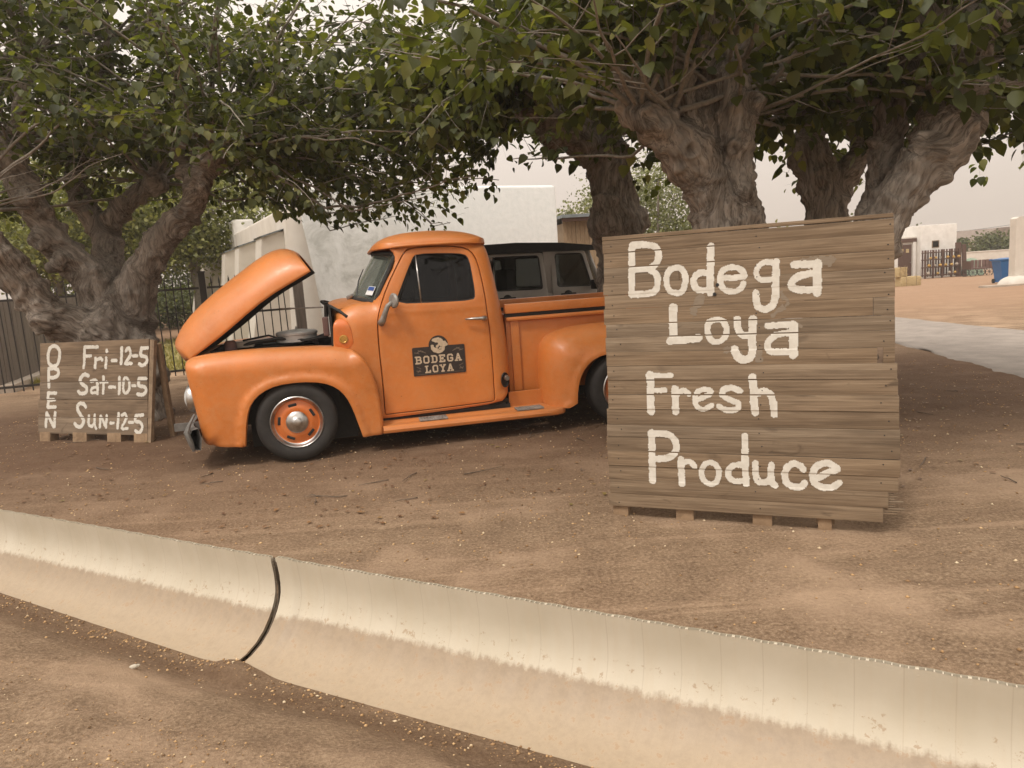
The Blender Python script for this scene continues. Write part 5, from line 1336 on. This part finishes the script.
# low earth-coloured yard wall behind the cart, house roof beyond
q = gpt(968, 56)
mb = MB(); mb.box((4.5, 0, .60), (9.5, .3, 1.5), bev=.05); mb.box((4.5, 0, 1.38), (9.6, .36, .08))
o = mb.build('yard_wall', MT['beige_stucco'], None, auto=40); o.location = (q[0]-.8, q[1], q[2]); tag(o, 'low earth coloured yard wall behind the farm cart', 'wall')
q = at(1000, 240, 78)
hz_g = float(ground_z(q[0], q[1]))
hr = empty('far_house', (q[0], q[1], hz_g), .0, 'hazy house with a low brown roof beyond the yard', 'house')
MB().box((1.5, 3, 1.2), (8, 6, 2.8)).build('wall', MT['beige_stucco'], hr)
MB().prism([(-3.0, 2.5), (-.6, 3.75), (6.0, 3.85), (6.2, 2.5)], -.6, 6.6, lambda a, b, h: (a, h, b)).build('roof', simple('dusty_roof', (.24, .185, .15, 1), (.17, .13, .105, 1), 3, .9), hr)
q = at(930, 250, 92)
hr = empty('far_house', (q[0], q[1], float(ground_z(q[0], q[1]))), .05, 'pale distant house between the white house and the bushes', 'house')
MB().box((2, 3, 1.1), (12, 6, 2.9)).build('wall', MT['beige_stucco'], hr)
MB().prism([(-4.4, 2.6), (2, 3.5), (8.4, 2.6)], -.5, 6.5, lambda a, b, h: (a, h, b)).build('roof', MT['rustred'], hr)
# power line crossing behind the yard
pa, pb = at(1150, 196, 70), at(840, 236, 95)
for k, (a, b) in enumerate(((pa, pb),)):
    pl_ = empty('power_line', (pa[0], pa[1], float(ground_z(pa[0], pa[1]))), 0, 'thin power line sagging between two poles behind the far yard', 'power line')
    base = Vector((pa[0], pa[1], float(ground_z(pa[0], pa[1]))))
    for q, nm in ((pa, 0), (pb, 1)):
        zt = q[2]+.5; MB().tube([(q[0]-base.x, q[1]-base.y, -1-base.z+float(ground_z(q[0], q[1]))), (q[0]-base.x, q[1]-base.y, zt-base.z)], [.14, .09], 8).build('pole', MT['brown_wood'], pl_)
    for dz in (0, .55):
        MB().tube([(pa[0]+(pb[0]-pa[0])*u-base.x, pa[1]+(pb[1]-pa[1])*u-base.y, pa[2]+(pb[2]-pa[2])*u-dz-1.2*(4*u*(1-u))-base.z) for u in np.linspace(0, 1, 24)], .018, 4).build('wire', MT['black'], pl_)

# ------------------------------------------------------------------ trees
bark, t, p = newmat('mulberry_bark')
vb = coords(t, attr='bark')
b1_ = tex(t, vb, 19, 9, .62, .12); b2_ = tex(t, vb, 2.6, 4, .6); b3_ = tex(t, vb, 40, 6, .7)
c = ramp(t, b1_, [(.28, (.050, .039, .030, 1)), (.40, (.175, .145, .117, 1)), (.56, (.31, .262, .217, 1)), (.76, (.47, .41, .35, 1))])
rdg = math_(t, 'ABSOLUTE', math_(t, 'SUBTRACT', tex(t, vb, 15, 6, .6, .1), .5))
c = mixc(t, math_(t, 'SUBTRACT', .62, math_(t, 'MULTIPLY', rdg, 19.0), True), c, (.030, .022, .016, 1))
c = mixc(t, math_(t, 'MULTIPLY', math_(t, 'SUBTRACT', b2_, .46, True), 2.4, True), c, mixc(t, b3_, (.19, .155, .125, 1), (.42, .375, .33, 1)))
t.links.new(c, p.inputs['Base Color']); p.inputs['Roughness'].default_value = .92; p.inputs['Specular IOR Level'].default_value = .15
q_ = bump(t, p, rdg, .6, .04); q2_ = bump(t, p, b1_, .8, .03, q_); bump(t, p, b3_, .9, .010, q2_)
twig = simple('twig_bark', (.28, .245, .20, 1), (.16, .135, .11, 1), 30, .85, .3, 60)
leafA = leaf_mat('mulberry_leaf', [(0, (.036, .042, .010, 1)), (.35, (.062, .074, .017, 1)), (.7, (.100, .112, .028, 1)), (.93, (.150, .155, .045, 1)), (1, (.20, .19, .065, 1))], .42)

LEAF_V = np.array([(0, 0, 0), (.35, 0, -.02), (.72, 0, -.05), (1.0, 0, -.13),
                   (.02, .26, .05), (.24, .42, .09), (.52, .36, .06), (.80, .17, -.02),
                   (.02, -.26, .05), (.24, -.42, .09), (.52, -.36, .06), (.80, -.17, -.02)], float)
LEAF_Q = np.array([(0, 1, 5, 4), (1, 2, 6, 5), (2, 3, 7, 6), (1, 0, 8, 9), (2, 1, 9, 10), (3, 2, 10, 11)])
LV2 = np.array([(0, 0, 0), (.5, 0, -.02), (1, 0, -.12), (.2, .40, .08), (.66, .30, .03), (.2, -.40, .08), (.66, -.30, .03)], float)
LQ2 = np.array([(0, 1, 4, 3), (1, 2, 4, 4), (1, 0, 5, 6), (2, 1, 6, 6)])
def leaves(name, P, A, Nn, S, mat, parent, fine=True):
    """P positions, A axis, Nn approx normal, S size"""
    A = A/np.linalg.norm(A, axis=1)[:, None]
    B = np.cross(Nn, A); B /= (np.linalg.norm(B, axis=1)[:, None]+1e-9); Nn = np.cross(A, B)
    T = LEAF_V if fine else LV2
    V = P[:, None]+S[:, None, None]*(A[:, None]*T[None, :, 0:1]+B[:, None]*T[None, :, 1:2]+Nn[:, None]*T[None, :, 2:3])
    n, k = len(P), len(T)
    o = (np.arange(n)*k)[:, None, None]
    if fine: me = npmesh(name, V.reshape(-1, 3), (LEAF_Q[None]+o).reshape(-1, 4))
    else: me = npmesh(name, V.reshape(-1, 3), (LQ2[[0, 2]][None]+o).reshape(-1, 4), (LQ2[[1, 3]][:, :3][None]+o).reshape(-1, 3))
    return link(name, me, mat, parent, True)

def trunk_mesh(limbs, burls, scars, voxel, mat, parent, seed, rough=1.0):
    mb = MB(); SA, SB, SR = [], [], []
    for L in limbs:
        pts = [np.array(q[0], float) for q in L]; rr = [q[1] for q in L]; n = len(pts); Q = []; RR = []
        for i in range(n-1):
            p0, p1, p2, p3 = pts[max(i-1, 0)], pts[i], pts[i+1], pts[min(i+2, n-1)]
            for tt in np.linspace(0, 1, 6, endpoint=False):
                Q.append(.5*((2*p1)+(-p0+p2)*tt+(2*p0-5*p1+4*p2-p3)*tt*tt+(-p0+3*p1-3*p2+p3)*tt**3)); RR.append(rr[i]*(1-tt)+rr[i+1]*tt)
        Q.append(pts[-1]); RR.append(rr[-1])
        RR = [r*(1+.16*mnoise.noise(Vector(q)*3.1+Vector((seed, 0, 0)))) for q, r in zip(Q, RR)]
        mb.tube(Q, RR, 14); mb.sphere(Q[-1], RR[-1]*1.02, 14, 10); mb.sphere(Q[0], RR[0], 14, 10)
        SA += Q[:-1]; SB += Q[1:]; SR += RR[:-1]
    for c_, r in burls: mb.sphere(c_, r, 16, 12)
    o = mb.build('tmp', None, None)
    md = o.modifiers.new('r', 'REMESH'); md.mode = 'VOXEL'; md.voxel_size = voxel
    dg = bpy.context.evaluated_depsgraph_get(); me = bpy.data.meshes.new_from_object(o.evaluated_get(dg))
    bpy.data.objects.remove(o)
    n = len(me.vertices); co = np.empty(n*3, np.float32); me.vertices.foreach_get('co', co); co = co.reshape(-1, 3).astype(float)
    nv = np.empty(n*3, np.float32); me.vertex_normals.foreach_get('vector', nv) if hasattr(me, 'vertex_normals') else me.vertices.foreach_get('normal', nv); nv = nv.reshape(-1, 3).astype(float)
    # laplacian smoothing so limbs flow into the trunk
    ne = len(me.edges); ed = np.empty(ne*2, np.int32); me.edges.foreach_get('vertices', ed); ed = ed.reshape(-1, 2)
    deg = np.bincount(ed.ravel(), minlength=n)[:, None].clip(1)
    for it in range(3):
        s = np.zeros_like(co); np.add.at(s, ed[:, 0], co[ed[:, 1]]); np.add.at(s, ed[:, 1], co[ed[:, 0]]); co = co*.45+.55*s/deg
    SA, SB = np.array(SA), np.array(SB); d = SB-SA; cum = np.concatenate([[0], np.cumsum(np.linalg.norm(d, axis=1))[:-1]])
    L2 = (d**2).sum(1)+1e-9; dirn = d/np.sqrt(L2)[:, None]
    near = np.empty(n, int)
    for s in range(0, n, 4000):
        c_ = co[s:s+4000]; u = np.clip(((c_[:, None]-SA)*d).sum(2)/L2, 0, 1)
        near[s:s+4000] = np.argmin(np.linalg.norm(c_[:, None]-SA-u[..., None]*d, axis=2)-np.array(SR), axis=1)
    a = dirn[near]; rel = co-SA[near]; al = (rel*a).sum(1)[:, None]
    # smooth the along-limb direction over neighbours to hide seams
    q = rel-a*al+a*(.20*(cum[near][:, None]+al))
    for it in range(8):
        s = np.zeros_like(q); np.add.at(s, ed[:, 0], q[ed[:, 1]]); np.add.at(s, ed[:, 1], q[ed[:, 0]]); q = q*.5+.5*s/deg
    disp = np.empty(n)
    for i in range(n):
        v = Vector(co[i]); w = Vector(q[i])
        lump = mnoise.fractal(v*2.7+Vector((seed*3.1, 0, 0)), 1.0, 2.0, 3)
        knob = max(0.0, mnoise.noise(v*8.5+Vector((0, seed, 0)))-.12)
        rid = abs(mnoise.noise(w*15.0+Vector((seed, 1, 2))))+.5*abs(mnoise.noise(w*31.0))
        disp[i] = .036*lump+.10*knob-.030*rid*rough+.014*mnoise.noise(v*24)
    for c_, r in scars:
        dd = np.linalg.norm(co-np.array(c_), axis=1); disp += .035*np.exp(-((dd-r)/(r*.33))**2)-.045*np.exp(-(dd/(r*.62))**2)
    co = co+nv*disp[:, None]
    me.vertices.foreach_set('co', co.astype(np.float32).ravel())
    at_ = me.attributes.new('bark', 'FLOAT_VECTOR', 'POINT'); at_.data.foreach_set('vector', q.astype(np.float32).ravel())
    me.update()
    return link('trunk', me, mat, parent, True)

def crown(root, knobs, seed, leafmat, skirt, size=(.085, .135), dens=.05, top=4.6, near=2.75, lat=4, bias=None):
    g = np.random.default_rng(seed)
    tw = MB(); P, A, Nn, S = [], [], [], []
    def walk(p, d, L, r0, droop, depth):
        n = max(4, int(L/.11)); st = L/n; pts = [p.copy()]; ds_ = [d.copy()]
        for i in range(n):
            d = d+g.normal(size=3)*.085*(1.3 if depth else 1); d[2] -= droop*(.3+i/n); d /= np.linalg.norm(d)
            lo = skirt(p[0], p[1])+.16
            if p[2] < lo and d[2] < .05: d[2] = .05+.1*g.random(); d /= np.linalg.norm(d)
            p = p+d*st; pts.append(p.copy()); ds_.append(d.copy())
        rr = [r0*(1-.80*i/n) for i in range(n+1)]
        if np.linalg.norm(pts[0]-CAM) < 14: tw.tube(pts, rr, 6 if depth == 0 else 4, cap=False)
        # leaves
        s0 = .22*L if depth == 0 else .05
        for s in np.arange(s0, L, dens):
            i = min(n-1, int(s/st)); b = pts[i]+(pts[i+1]-pts[i])*((s-i*st)/st); dv = ds_[i]
            side = np.cross(dv, g.normal(size=3)); side /= np.linalg.norm(side)+1e-9
            pos = b+side*(.03+.05*g.random())+np.array([0, 0, -.01])
            ax = dv*.45+side*.8+np.array([0, 0, -.55])+g.normal(size=3)*.25
            P.append(pos); A.append(ax); nn_ = np.array([0, 0, 1.])+g.normal(size=3)*.38; Nn.append(nn_); S.append(g.uniform(*size)*(1-.35*(s > L*.85)))
        if depth == 0:
            for k in range(lat):
                s = g.uniform(.25, .95)*L; i = min(n-1, int(s/st)); sd_ = np.cross(ds_[i], g.normal(size=3)); sd_ /= np.linalg.norm(sd_)+1e-9
                walk(pts[i].copy(), (ds_[i]*.7+sd_*.9)/1.2, g.uniform(.35, .95), rr[i]*.55, .03, 1)
    for K in knobs:
        pos, n, L = K[0], K[1], K[2]; az0, spread = (K[3], K[4]) if len(K) > 3 else (0, math.pi)
        for k in range(n):
            az = az0+g.uniform(-spread, spread); el = R_(g.uniform(*K[5])) if len(K) > 5 else R_(g.uniform(-4, 72))*(1 if g.random() < .75 else .4)
            d = np.array([math.cos(az)*math.cos(el), math.sin(az)*math.cos(el), math.sin(el)])
            walk(np.array(pos, float)+d*.05, d, L*g.uniform(.65, 1.15), g.uniform(.011, .023), .030, 0)
    P, A, Nn, S = map(np.array, (P, A, Nn, S))
    low = np.array([skirt(x, y) for x, y in P[:, :2]])
    keep = (P[:, 2] > low+.12*g.normal(size=len(P))) & (P[:, 2] < top) & (np.linalg.norm(P-CAM, axis=1) > near) & (P[:, 1] > 2.2)
    P, A, Nn, S = P[keep], A[keep], Nn[keep], S[keep]
    tw.build('branches', twig, root, True, fix=False)
    leaves('crown', P, A, Nn, S, leafmat, root, True)
    return len(P)

def L_(*w): return [(at(x, y, D), r) for x, y, D, r in w]
def tree(name, label, basexyz, limbs, burls, scars, knobs, seed, skirt, voxel=.03, group=None, cat='tree', **kw):
    root = empty(name, basexyz, 0, label, cat, group)
    o = Vector(basexyz)
    tr = trunk_mesh(limbs, burls, scars, voxel, bark, root, seed); tr.matrix_parent_inverse = Matrix.Translation(-o)
    n = crown(root, knobs, seed, leafA, skirt, **kw)
    for ch in root.children: ch.matrix_parent_inverse = Matrix.Translation(-o)
    print(name, 'leaves', n)
    return root

def skirt_main(x, y):
    return 1.98+.16*math.sin(x*1.7+.4)*math.sin(y*1.3)+.10*math.sin(x*4.1+y*2.3)

def skirt_left(x, y):
    w = 1/(1+math.exp(-(x+2.7)*4))
    return (2.85 if y < 8.9 else 2.4)*(1-w)+skirt_main(x, y)*w+.06*math.sin(x*5+y*3)
# left mulberry: short massive trunk, five gnarled limbs
bA = at(122, 398, 8.6)
bAz = np.array([bA[0], bA[1], -.1])
tA = [[(bAz, .56), (bAz+np.array([.02, 0, .45]), .43), (at(120, 345, 8.6), .39), (at(120, 318, 8.6), .38)],
      [(at(112, 345, 8.5), .36), (at(78, 328, 8.3), .23), (at(48, 312, 8.1), .185), (at(22, 282, 7.9), .17), (at(-8, 248, 7.7), .16), (at(-45, 215, 7.5), .17)],
      [(at(112, 318, 8.6), .34), (at(92, 280, 8.5), .20), (at(62, 248, 8.4), .18), (at(38, 215, 8.3), .17), (at(20, 180, 8.2), .16), (at(8, 148, 8.2), .17)],
      [(at(120, 315, 8.8), .26), (at(109, 270, 9.0), .19), (at(103, 236, 9.1), .16), (at(84, 205, 9.2), .13), (at(73, 178, 9.2), .12), (at(83, 155, 9.2), .12)],
      [(at(104, 236, 9.1), .14), (at(120, 210, 9.1), .13), (at(142, 192, 9.1), .13), (at(156, 184, 9.1), .13)],
      [(at(126, 320, 8.6), .34), (at(140, 278, 8.5), .20), (at(163, 238, 8.4), .165), (at(188, 212, 8.3), .145), (at(201, 180, 8.2), .13), (at(210, 160, 8.2), .14)],
      [(at(196, 190, 8.3), .12), (at(186, 165, 8.4), .10), (at(183, 145, 8.4), .10)],
      [(at(10, 150, 8.2), .10), (at(20, 105, 8.1), .07), (at(30, 60, 8.0), .055)], [(at(84, 155, 9.1), .08), (at(98, 95, 8.8), .06), (at(110, 40, 8.6), .05)]]
g = np.random.default_rng(31)
burA = [(at(100, 330, 8.25), .20), (at(40, 240, 8.2), .13), (at(60, 262, 8.2), .12), (at(28, 200, 8.1), .12), (at(12, 160, 8.1), .17), (at(212, 160, 8.2), .17), (at(156, 183, 9.0), .16), (at(84, 152, 9.1), .15), (at(45, 318, 8.0), .17), (at(15, 262, 7.8), .14), (at(152, 372, 8.5), .16), (at(98, 352, 8.3), .20), (at(145, 345, 8.4), .14)]
scA = [(at(36, 234, 8.15)+np.array([0, -.17, 0]), .07), (at(186, 215, 8.3)+np.array([0, -.15, 0]), .06), (at(55, 248, 8.3)+np.array([0, -.18, 0]), .06), (at(195, 205, 8.2)+np.array([0, -.13, 0]), .05), (at(58, 320, 8.0)+np.array([0, -.2, 0]), .07)]
kA = [(at(8, 146, 8.2), 24, 2.3), (at(83, 153, 9.2), 24, 2.4), (at(156, 182, 9.1), 24, 2.4), (at(212, 158, 8.2), 44, 3.1, .15, 1.5), (at(183, 143, 8.4), 22, 2.3), (at(-45, 212, 7.5), 30, 2.5), (at(30, 60, 8.0), 26, 2.2), (at(110, 40, 8.6), 26, 2.2), (at(212, 158, 8.2), 16, 2.6), (at(212, 158, 8.2), 14, 2.9, .2, .7, (-12, 10))]
tree('mulberry_tree', 'gnarled mulberry with five spreading limbs behind the open hours sign', (bA[0], bA[1], 0), tA, burA, scA, kA, 3, skirt_left, .026, 'mulberry trees', size=(.065, .115), dens=.05, top=6.2)

def skirt_b(x, y): return 3.15 if (x > .12 and y < 9.0) else skirt_main(x, y)
# mulberry standing behind the truck bed, left edge of the big sign
bB = np.array(onz(634, 330, 0)); bB = np.array([.98, 8.75, 0.0]); DB = 9.0
DB = 8.9
tB = [[(at(628, 330, DB), .46), (at(624, 270, DB), .31), (at(618, 228, DB), .28), (at(615, 200, DB), .225), (at(610, 172, DB), .25), (at(600, 145, DB), .30), (at(598, 110, DB), .27), (at(602, 70, DB), .22), (at(606, 30, DB), .20), (at(612, -5, DB), .22)],
      [(at(596, 150, DB), .26), (at(578, 132, DB-.2), .26), (at(560, 122, DB-.4), .22), (at(548, 112, DB-.5), .20)],
      [(at(552, 115, DB-.5), .13), (at(500, 105, DB-.8), .075), (at(450, 92, DB-1.1), .05), (at(395, 85, DB-1.4), .03)], [(at(560, 110, DB-.4), .12), (at(545, 60, DB-.4), .08), (at(520, 10, DB-.4), .06)],
      [(at(606, 130, DB), .22), (at(628, 100, DB+.2), .18), (at(640, 60, DB+.3), .16)]]
fB = at(628, 392, DB); tB[0].insert(0, (np.array([fB[0], fB[1], -.1]), .52))
burB = [(at(606, 224, DB-.15), .22), (at(634, 222, DB), .2), (at(560, 128, DB-.5), .27), (at(572, 110, DB-.3), .2), (at(588, 148, DB-.25), .2), (at(608, 205, DB-.2), .16)]
kB = [(at(546, 108, DB-.5), 40, 3.3, 3.3, 1.6), (at(546, 112, DB-.5), 30, 2.3, 3.5, 1.1, (-22, 12)), (at(572, 120, DB-.3), 16, 1.7, 4.0, 1.2, (-25, 5)), (at(612, -5, DB), 18, 2.6), (at(640, 55, DB+.3), 22, 2.5), (at(560, 122, DB-.4), 20, 2.6), (at(600, 70, DB), 18, 2.6)]
tree('mulberry_tree', 'mulberry with a bulging trunk behind the truck bed, left edge of big sign', (fB[0], fB[1], 0), tB, burB, [(at(572, 122, DB-.6), .09), (at(590, 160, DB-.3), .08)], kB, 5, skirt_b, .030, 'mulberry trees', size=(.08, .13), dens=.042, top=5.6)

# two near mulberries straight behind the big sign
DC = 5.35
fC = at(726, 420, DC)
tC = [[(np.array([fC[0], fC[1], -.1]), .33), (at(725, 330, DC), .25), (at(725, 260, DC), .235), (at(724, 224, DC), .225), (at(721, 192, DC), .19), (at(717, 172, DC), .15)],
      [(at(723, 222, DC), .205), (at(709, 186, DC-.02), .18), (at(688, 156, DC-.1), .16), (at(665, 131, DC-.2), .145), (at(646, 116, DC-.3), .115)],
      [(at(727, 200, DC), .20), (at(731, 165, DC), .17), (at(732, 138, DC), .155), (at(731, 108, DC), .15), (at(728, 80, DC), .14)],
      [(at(730, 120, DC), .11), (at(744, 110, DC-.05), .085), (at(753, 104, DC-.08), .08)],
      [(at(742, 228, DC+.15), .14), (at(741, 190, DC+.2), .11), (at(740, 155, DC+.2), .10), (at(742, 120, DC+.2), .085)],
      [(at(690, 150, DC-.1), .12), (at(684, 95, DC-.05), .09), (at(676, 40, DC), .08), (at(664, -5, DC), .07)],
      [(at(640, 118, DC-.3), .10), (at(622, 70, DC-.3), .06), (at(612, 10, DC-.2), .05)],
      [(at(728, 85, DC), .11), (at(742, 40, DC), .08), (at(752, -5, DC), .07)],
      [(at(700, 150, DC-.05), .10), (at(706, 95, DC), .075), (at(708, 40, DC), .07), (at(706, 0, DC), .065)]]
burC = [(at(638, 116, DC-.35), .105), (at(654, 110, DC-.25), .10), (at(735, 148, DC-.12), .085), (at(728, 86, DC), .13), (at(742, 100, DC-.1), .08)]
scC = [(at(732, 149, DC-.22), .06), (at(690, 150, DC-.28), .05), (at(650, 118, DC-.45), .07)]
kC = [(at(640, 112, DC-.3), 15, 2.1), (at(728, 78, DC), 16, 2.1), (at(706, -5, DC), 14, 2.0), (at(672, 112, DC-.2), 12, 2.1), (at(742, 118, DC+.2), 14, 2.2)]
def skirt_near(x, y): return (2.52 if y < 5.25 else 2.2)+(.15 if x < 1.15 else 0)+.12*math.sin(x*2.7+.4)*math.sin(y*2.3)
tree('mulberry_tree', 'thick forked mulberry trunk behind the middle of the big sign', (fC[0], fC[1], 0), tC, burC, scC, kC, 7, skirt_near, .016, 'mulberry trees', size=(.075, .125), near=3.0)

DD_ = 7.6
fD = at(826, 375, DD_)
tD = [[(np.array([fD[0], fD[1], -.1]), .30), (at(827, 260, DD_), .235), (at(826, 212, DD_), .215), (at(820, 182, DD_), .20), (at(812, 155, DD_), .17), (at(808, 140, DD_), .16), (at(815, 128, DD_), .13)],
      [(at(824, 195, DD_), .18), (at(842, 178, DD_), .15), (at(858, 158, DD_), .13), (at(862, 135, DD_), .12), (at(856, 118, DD_), .11)],
      [(at(862, 150, DD_), .11), (at(876, 128, DD_), .09), (at(884, 104, DD_), .08)]]
burD = [(at(802, 152, DD_), .15), (at(813, 128, DD_), .14), (at(800, 168, DD_), .10), (at(858, 120, DD_), .12)]
kD = [(at(815, 124, DD_), 26, 2.3), (at(858, 116, DD_), 24, 2.3), (at(884, 102, DD_), 20, 2.3)]
tree('mulberry_tree', 'small grey knobbly mulberry farthest back behind the big sign', (fD[0], fD[1], 0), tD, burD, [(at(822, 186, DD_-.2), .06)], kD, 9, skirt_main, .028, 'mulberry trees')

DE = 5.3
fE = at(834, 420, DE)
tE = [[(np.array([fE[0], fE[1], -.1]), .28), (at(846, 300, DE), .21), (at(868, 246, DE), .18), (at(887, 214, DE), .165), (at(911, 184, DE), .165), (at(930, 166, DE), .175), (at(944, 142, DE), .19), (at(950, 114, DE), .195), (at(940, 75, DE), .165), (at(926, 40, DE), .15), (at(916, 5, DE), .14)],
      [(at(868, 240, DE+.2), .15), (at(876, 200, DE+.3), .125), (at(886, 150, DE+.35), .115), (at(890, 106, DE+.35), .115)],
      [(at(955, 120, DE), .17), (at(968, 60, DE-.2), .14), (at(988, 18, DE-.35), .13), (at(1030, -20, DE-.5), .11)],
      [(at(940, 90, DE), .12), (at(900, 50, DE+.1), .08), (at(868, 5, DE+.2), .07)], [(at(890, 110, DE+.35), .09), (at(880, 60, DE+.4), .06), (at(862, 10, DE+.4), .05)],
      [(at(955, 95, DE+.1), .10), (at(985, 86, DE+.15), .055), (at(1035, 82, DE+.2), .05)]]
burE = [(at(966, 122, DE), .14), (at(958, 105, DE-.1), .13), (at(933, 150, DE-.1), .12), (at(890, 104, DE+.35), .11), (at(928, 8, DE), .16), (at(940, 80, DE-.1), .12)]
scE = [(at(962, 12, DE-.25), .07)]
kE = [(at(916, 0, DE), 18, 2.1), (at(890, 102, DE+.35), 12, 1.9), (at(1030, -22, DE-.5), 18, 2.0), (at(1035, 82, DE+.2), 16, 2.2, .2, 1.3), (at(948, 70, DE+.1), 12, 2.0, 1.2, 1.2)]
tree('mulberry_tree', 'big leaning mulberry trunk behind the right edge of the big sign', (fE[0], fE[1], 0), tE, burE, scE, kE, 11, lambda x, y: ((2.62 if y < 5.3 else 2.2) if x < 2.75 else 2.06)+.10*math.sin(x*2.1+y*3), .017, 'mulberry trees', size=(.078, .13), near=3.0)

# ---- softer trees farther off
def far_tree(name, label, px, D, h, rx, seed, cols, n=5000, size=(.14, .26), trunk_h=.45, zb=None, trans=.3, cat='tree', clump=34, squash=.75, group=None):
    q = at(px, 300, D); z0 = float(ground_z(q[0], q[1])); g = np.random.default_rng(seed)
    root = empty(name, (q[0], q[1], z0), 0, label, cat, group)
    mb = MB(); ends = []
    th = h*trunk_h; r0 = max(.05, h*.028)
    mb.tube([(0, 0, -.2), (.05, 0, th*.5), (g.normal()*.1, 0, th)], [r0*1.3, r0, r0*.8], 8)
    for k in range(9):
        a = g.random()*6.28; e = np.array([math.cos(a)*rx*g.uniform(.3, .85), math.sin(a)*rx*g.uniform(.3, .85), th+(h-th)*g.uniform(.15, .85)])
        m = np.array([e[0]*.4, e[1]*.4, th+(e[2]-th)*.55]); mb.tube([(0, 0, th*g.uniform(.5, 1)), tuple(m), tuple(e)], [r0*.55, r0*.38, r0*.12], 6); ends.append(e)
    mb.build('trunk', twig, root, True)
    C = []
    for k in range(clump):
        v = g.normal(size=3); v /= np.linalg.norm(v); rr = g.uniform(.45, 1.0)
        C.append((v[0]*rx*rr, v[1]*rx*rr, th*.75+(h-th*.75)*.52+v[2]*(h-th*.75)*.5*rr))
    C = np.array(C); ci = g.integers(0, clump, n); cr = (.20+.16*g.random(clump))*rx*1.15
    P = C[ci]+g.normal(size=(n, 3))*cr[ci][:, None]*np.array([.62, .62, .5])
    P[:, 2] = np.maximum(P[:, 2], th*.5)
    A = g.normal(size=(n, 3))+np.array([0, 0, -.3]); N_ = g.normal(size=(n, 3))*.6+np.array([0, 0, 1])
    leaves('crown', P, A, N_, g.uniform(*size, n), leaf_mat(name+'_leaf_%d' % seed, [(0, tuple(x*.55 for x in cols[0])+(1,)), (.5, cols[0]+(1,)), (1, cols[1]+(1,))], trans), root, False)
    return root
yg = ((.19, .20, .060), (.30, .29, .105)); dg_ = ((.085, .10, .036), (.155, .165, .065)); cg = ((.17, .18, .085), (.26, .265, .135))
far_tree('garden_tree', 'yellow green tree beyond the iron fence, seen between the left mulberry limbs', 62, 21, 5.6, 2.6, 41, yg, 15000, (.07, .14), group='trees beyond the iron fence')
far_tree('garden_tree', 'yellow green tree with a bare trunk beyond the iron gate', 198, 22, 5.2, 2.3, 42, yg, 15000, (.07, .14), trunk_h=.5, group='trees beyond the iron fence')
far_tree('garden_tree', 'deeper green tree farthest back beyond the lawn', 150, 33, 6.0, 3.4, 43, dg_, 11000, (.10, .2), group='trees beyond the iron fence')
far_tree('garden_tree', 'bushy tree rising over the board fence at the left edge', -20, 24, 6.0, 3.0, 44, dg_, 13000, (.08, .16), group='trees beyond the iron fence')
for k, (px, D, h, rx, lb) in enumerate(((165, 30, 1.6, 1.6, 'round dark shrub at the back of the lawn under the pale trees'), (195, 34, 2.2, 2.0, 'wide dark shrub behind the lawn near the adobe building'), (100, 27, 1.9, 1.8, 'dark shrub behind the lawn hidden by the mulberry trunk'))):
    far_tree('shrub', lb, px, D, h, rx, 50+k, dg_, 5000, (.08, .15), .15, cat='shrub', clump=20, group='shrubs behind the lawn')
far_tree('pale_conifer', 'pale green feathery tree beyond the shed between the trunks', 660, 23, 4.3, 2.1, 61, cg, 16000, (.05, .11), .2, group=None)
far_tree('pale_conifer', 'thin pale tree above the shed roof', 585, 27, 3.9, 1.4, 62, cg, 6000, (.06, .12), .25)
far_tree('shrub', 'low hazy shrub on the skyline left of the grey mulberry', 770, 40, 2.6, 1.8, 63, cg, 2200, (.14, .24), .15, cat='shrub')
far_tree('shrub', 'large grey green bush in front of the hazy house roof', 990, 60, 2.6, 1.55, 64, dg_, 4200, (.14, .26), .1, cat='shrub', group='bushes beyond the yard wall')
far_tree('shrub', 'smaller grey green bush between the white house and the hazy roof', 960, 63, 2.8, .62, 65, dg_, 2400, (.14, .26), .2, cat='shrub', group='bushes beyond the yard wall')
far_tree('shrub', 'grey green bush on the right edge beyond the beige wall', 1046, 58, 2.6, 1.8, 66, dg_, 3000, (.14, .26), .1, cat='shrub', group='bushes beyond the yard wall')
far_tree('garden_tree', 'hazy tree beyond the white house, behind the leaning mulberry', 872, 62, 4.2, 3.0, 67, dg_, 3000, (.18, .3), .3)

# ------------------------------------------------------------------ dusty air
HAZE = 0.0018
hz_m = bpy.data.materials.new('dusty_air'); hz_m.use_nodes = True; t = hz_m.node_tree
t.nodes.remove(t.nodes['Principled BSDF'])
pv = t.nodes.new('ShaderNodeVolumePrincipled'); pv.inputs['Color'].default_value = (.93, .86, .78, 1); pv.inputs['Density'].default_value = HAZE
t.links.new(pv.outputs[0], t.nodes['Material Output'].inputs['Volume'])
if HAZE > 0:
    ho_ = MB().box((10, 40, 2.0), (200, 170, 16)).build('haze', hz_m, None); tag(ho_, kind='stuff')
    ho_['label'] = 'dusty air hanging over the yard'; ho_['category'] = 'haze'
    hz_m.cycles.homogeneous_volume = True if hasattr(hz_m.cycles, 'homogeneous_volume') else False
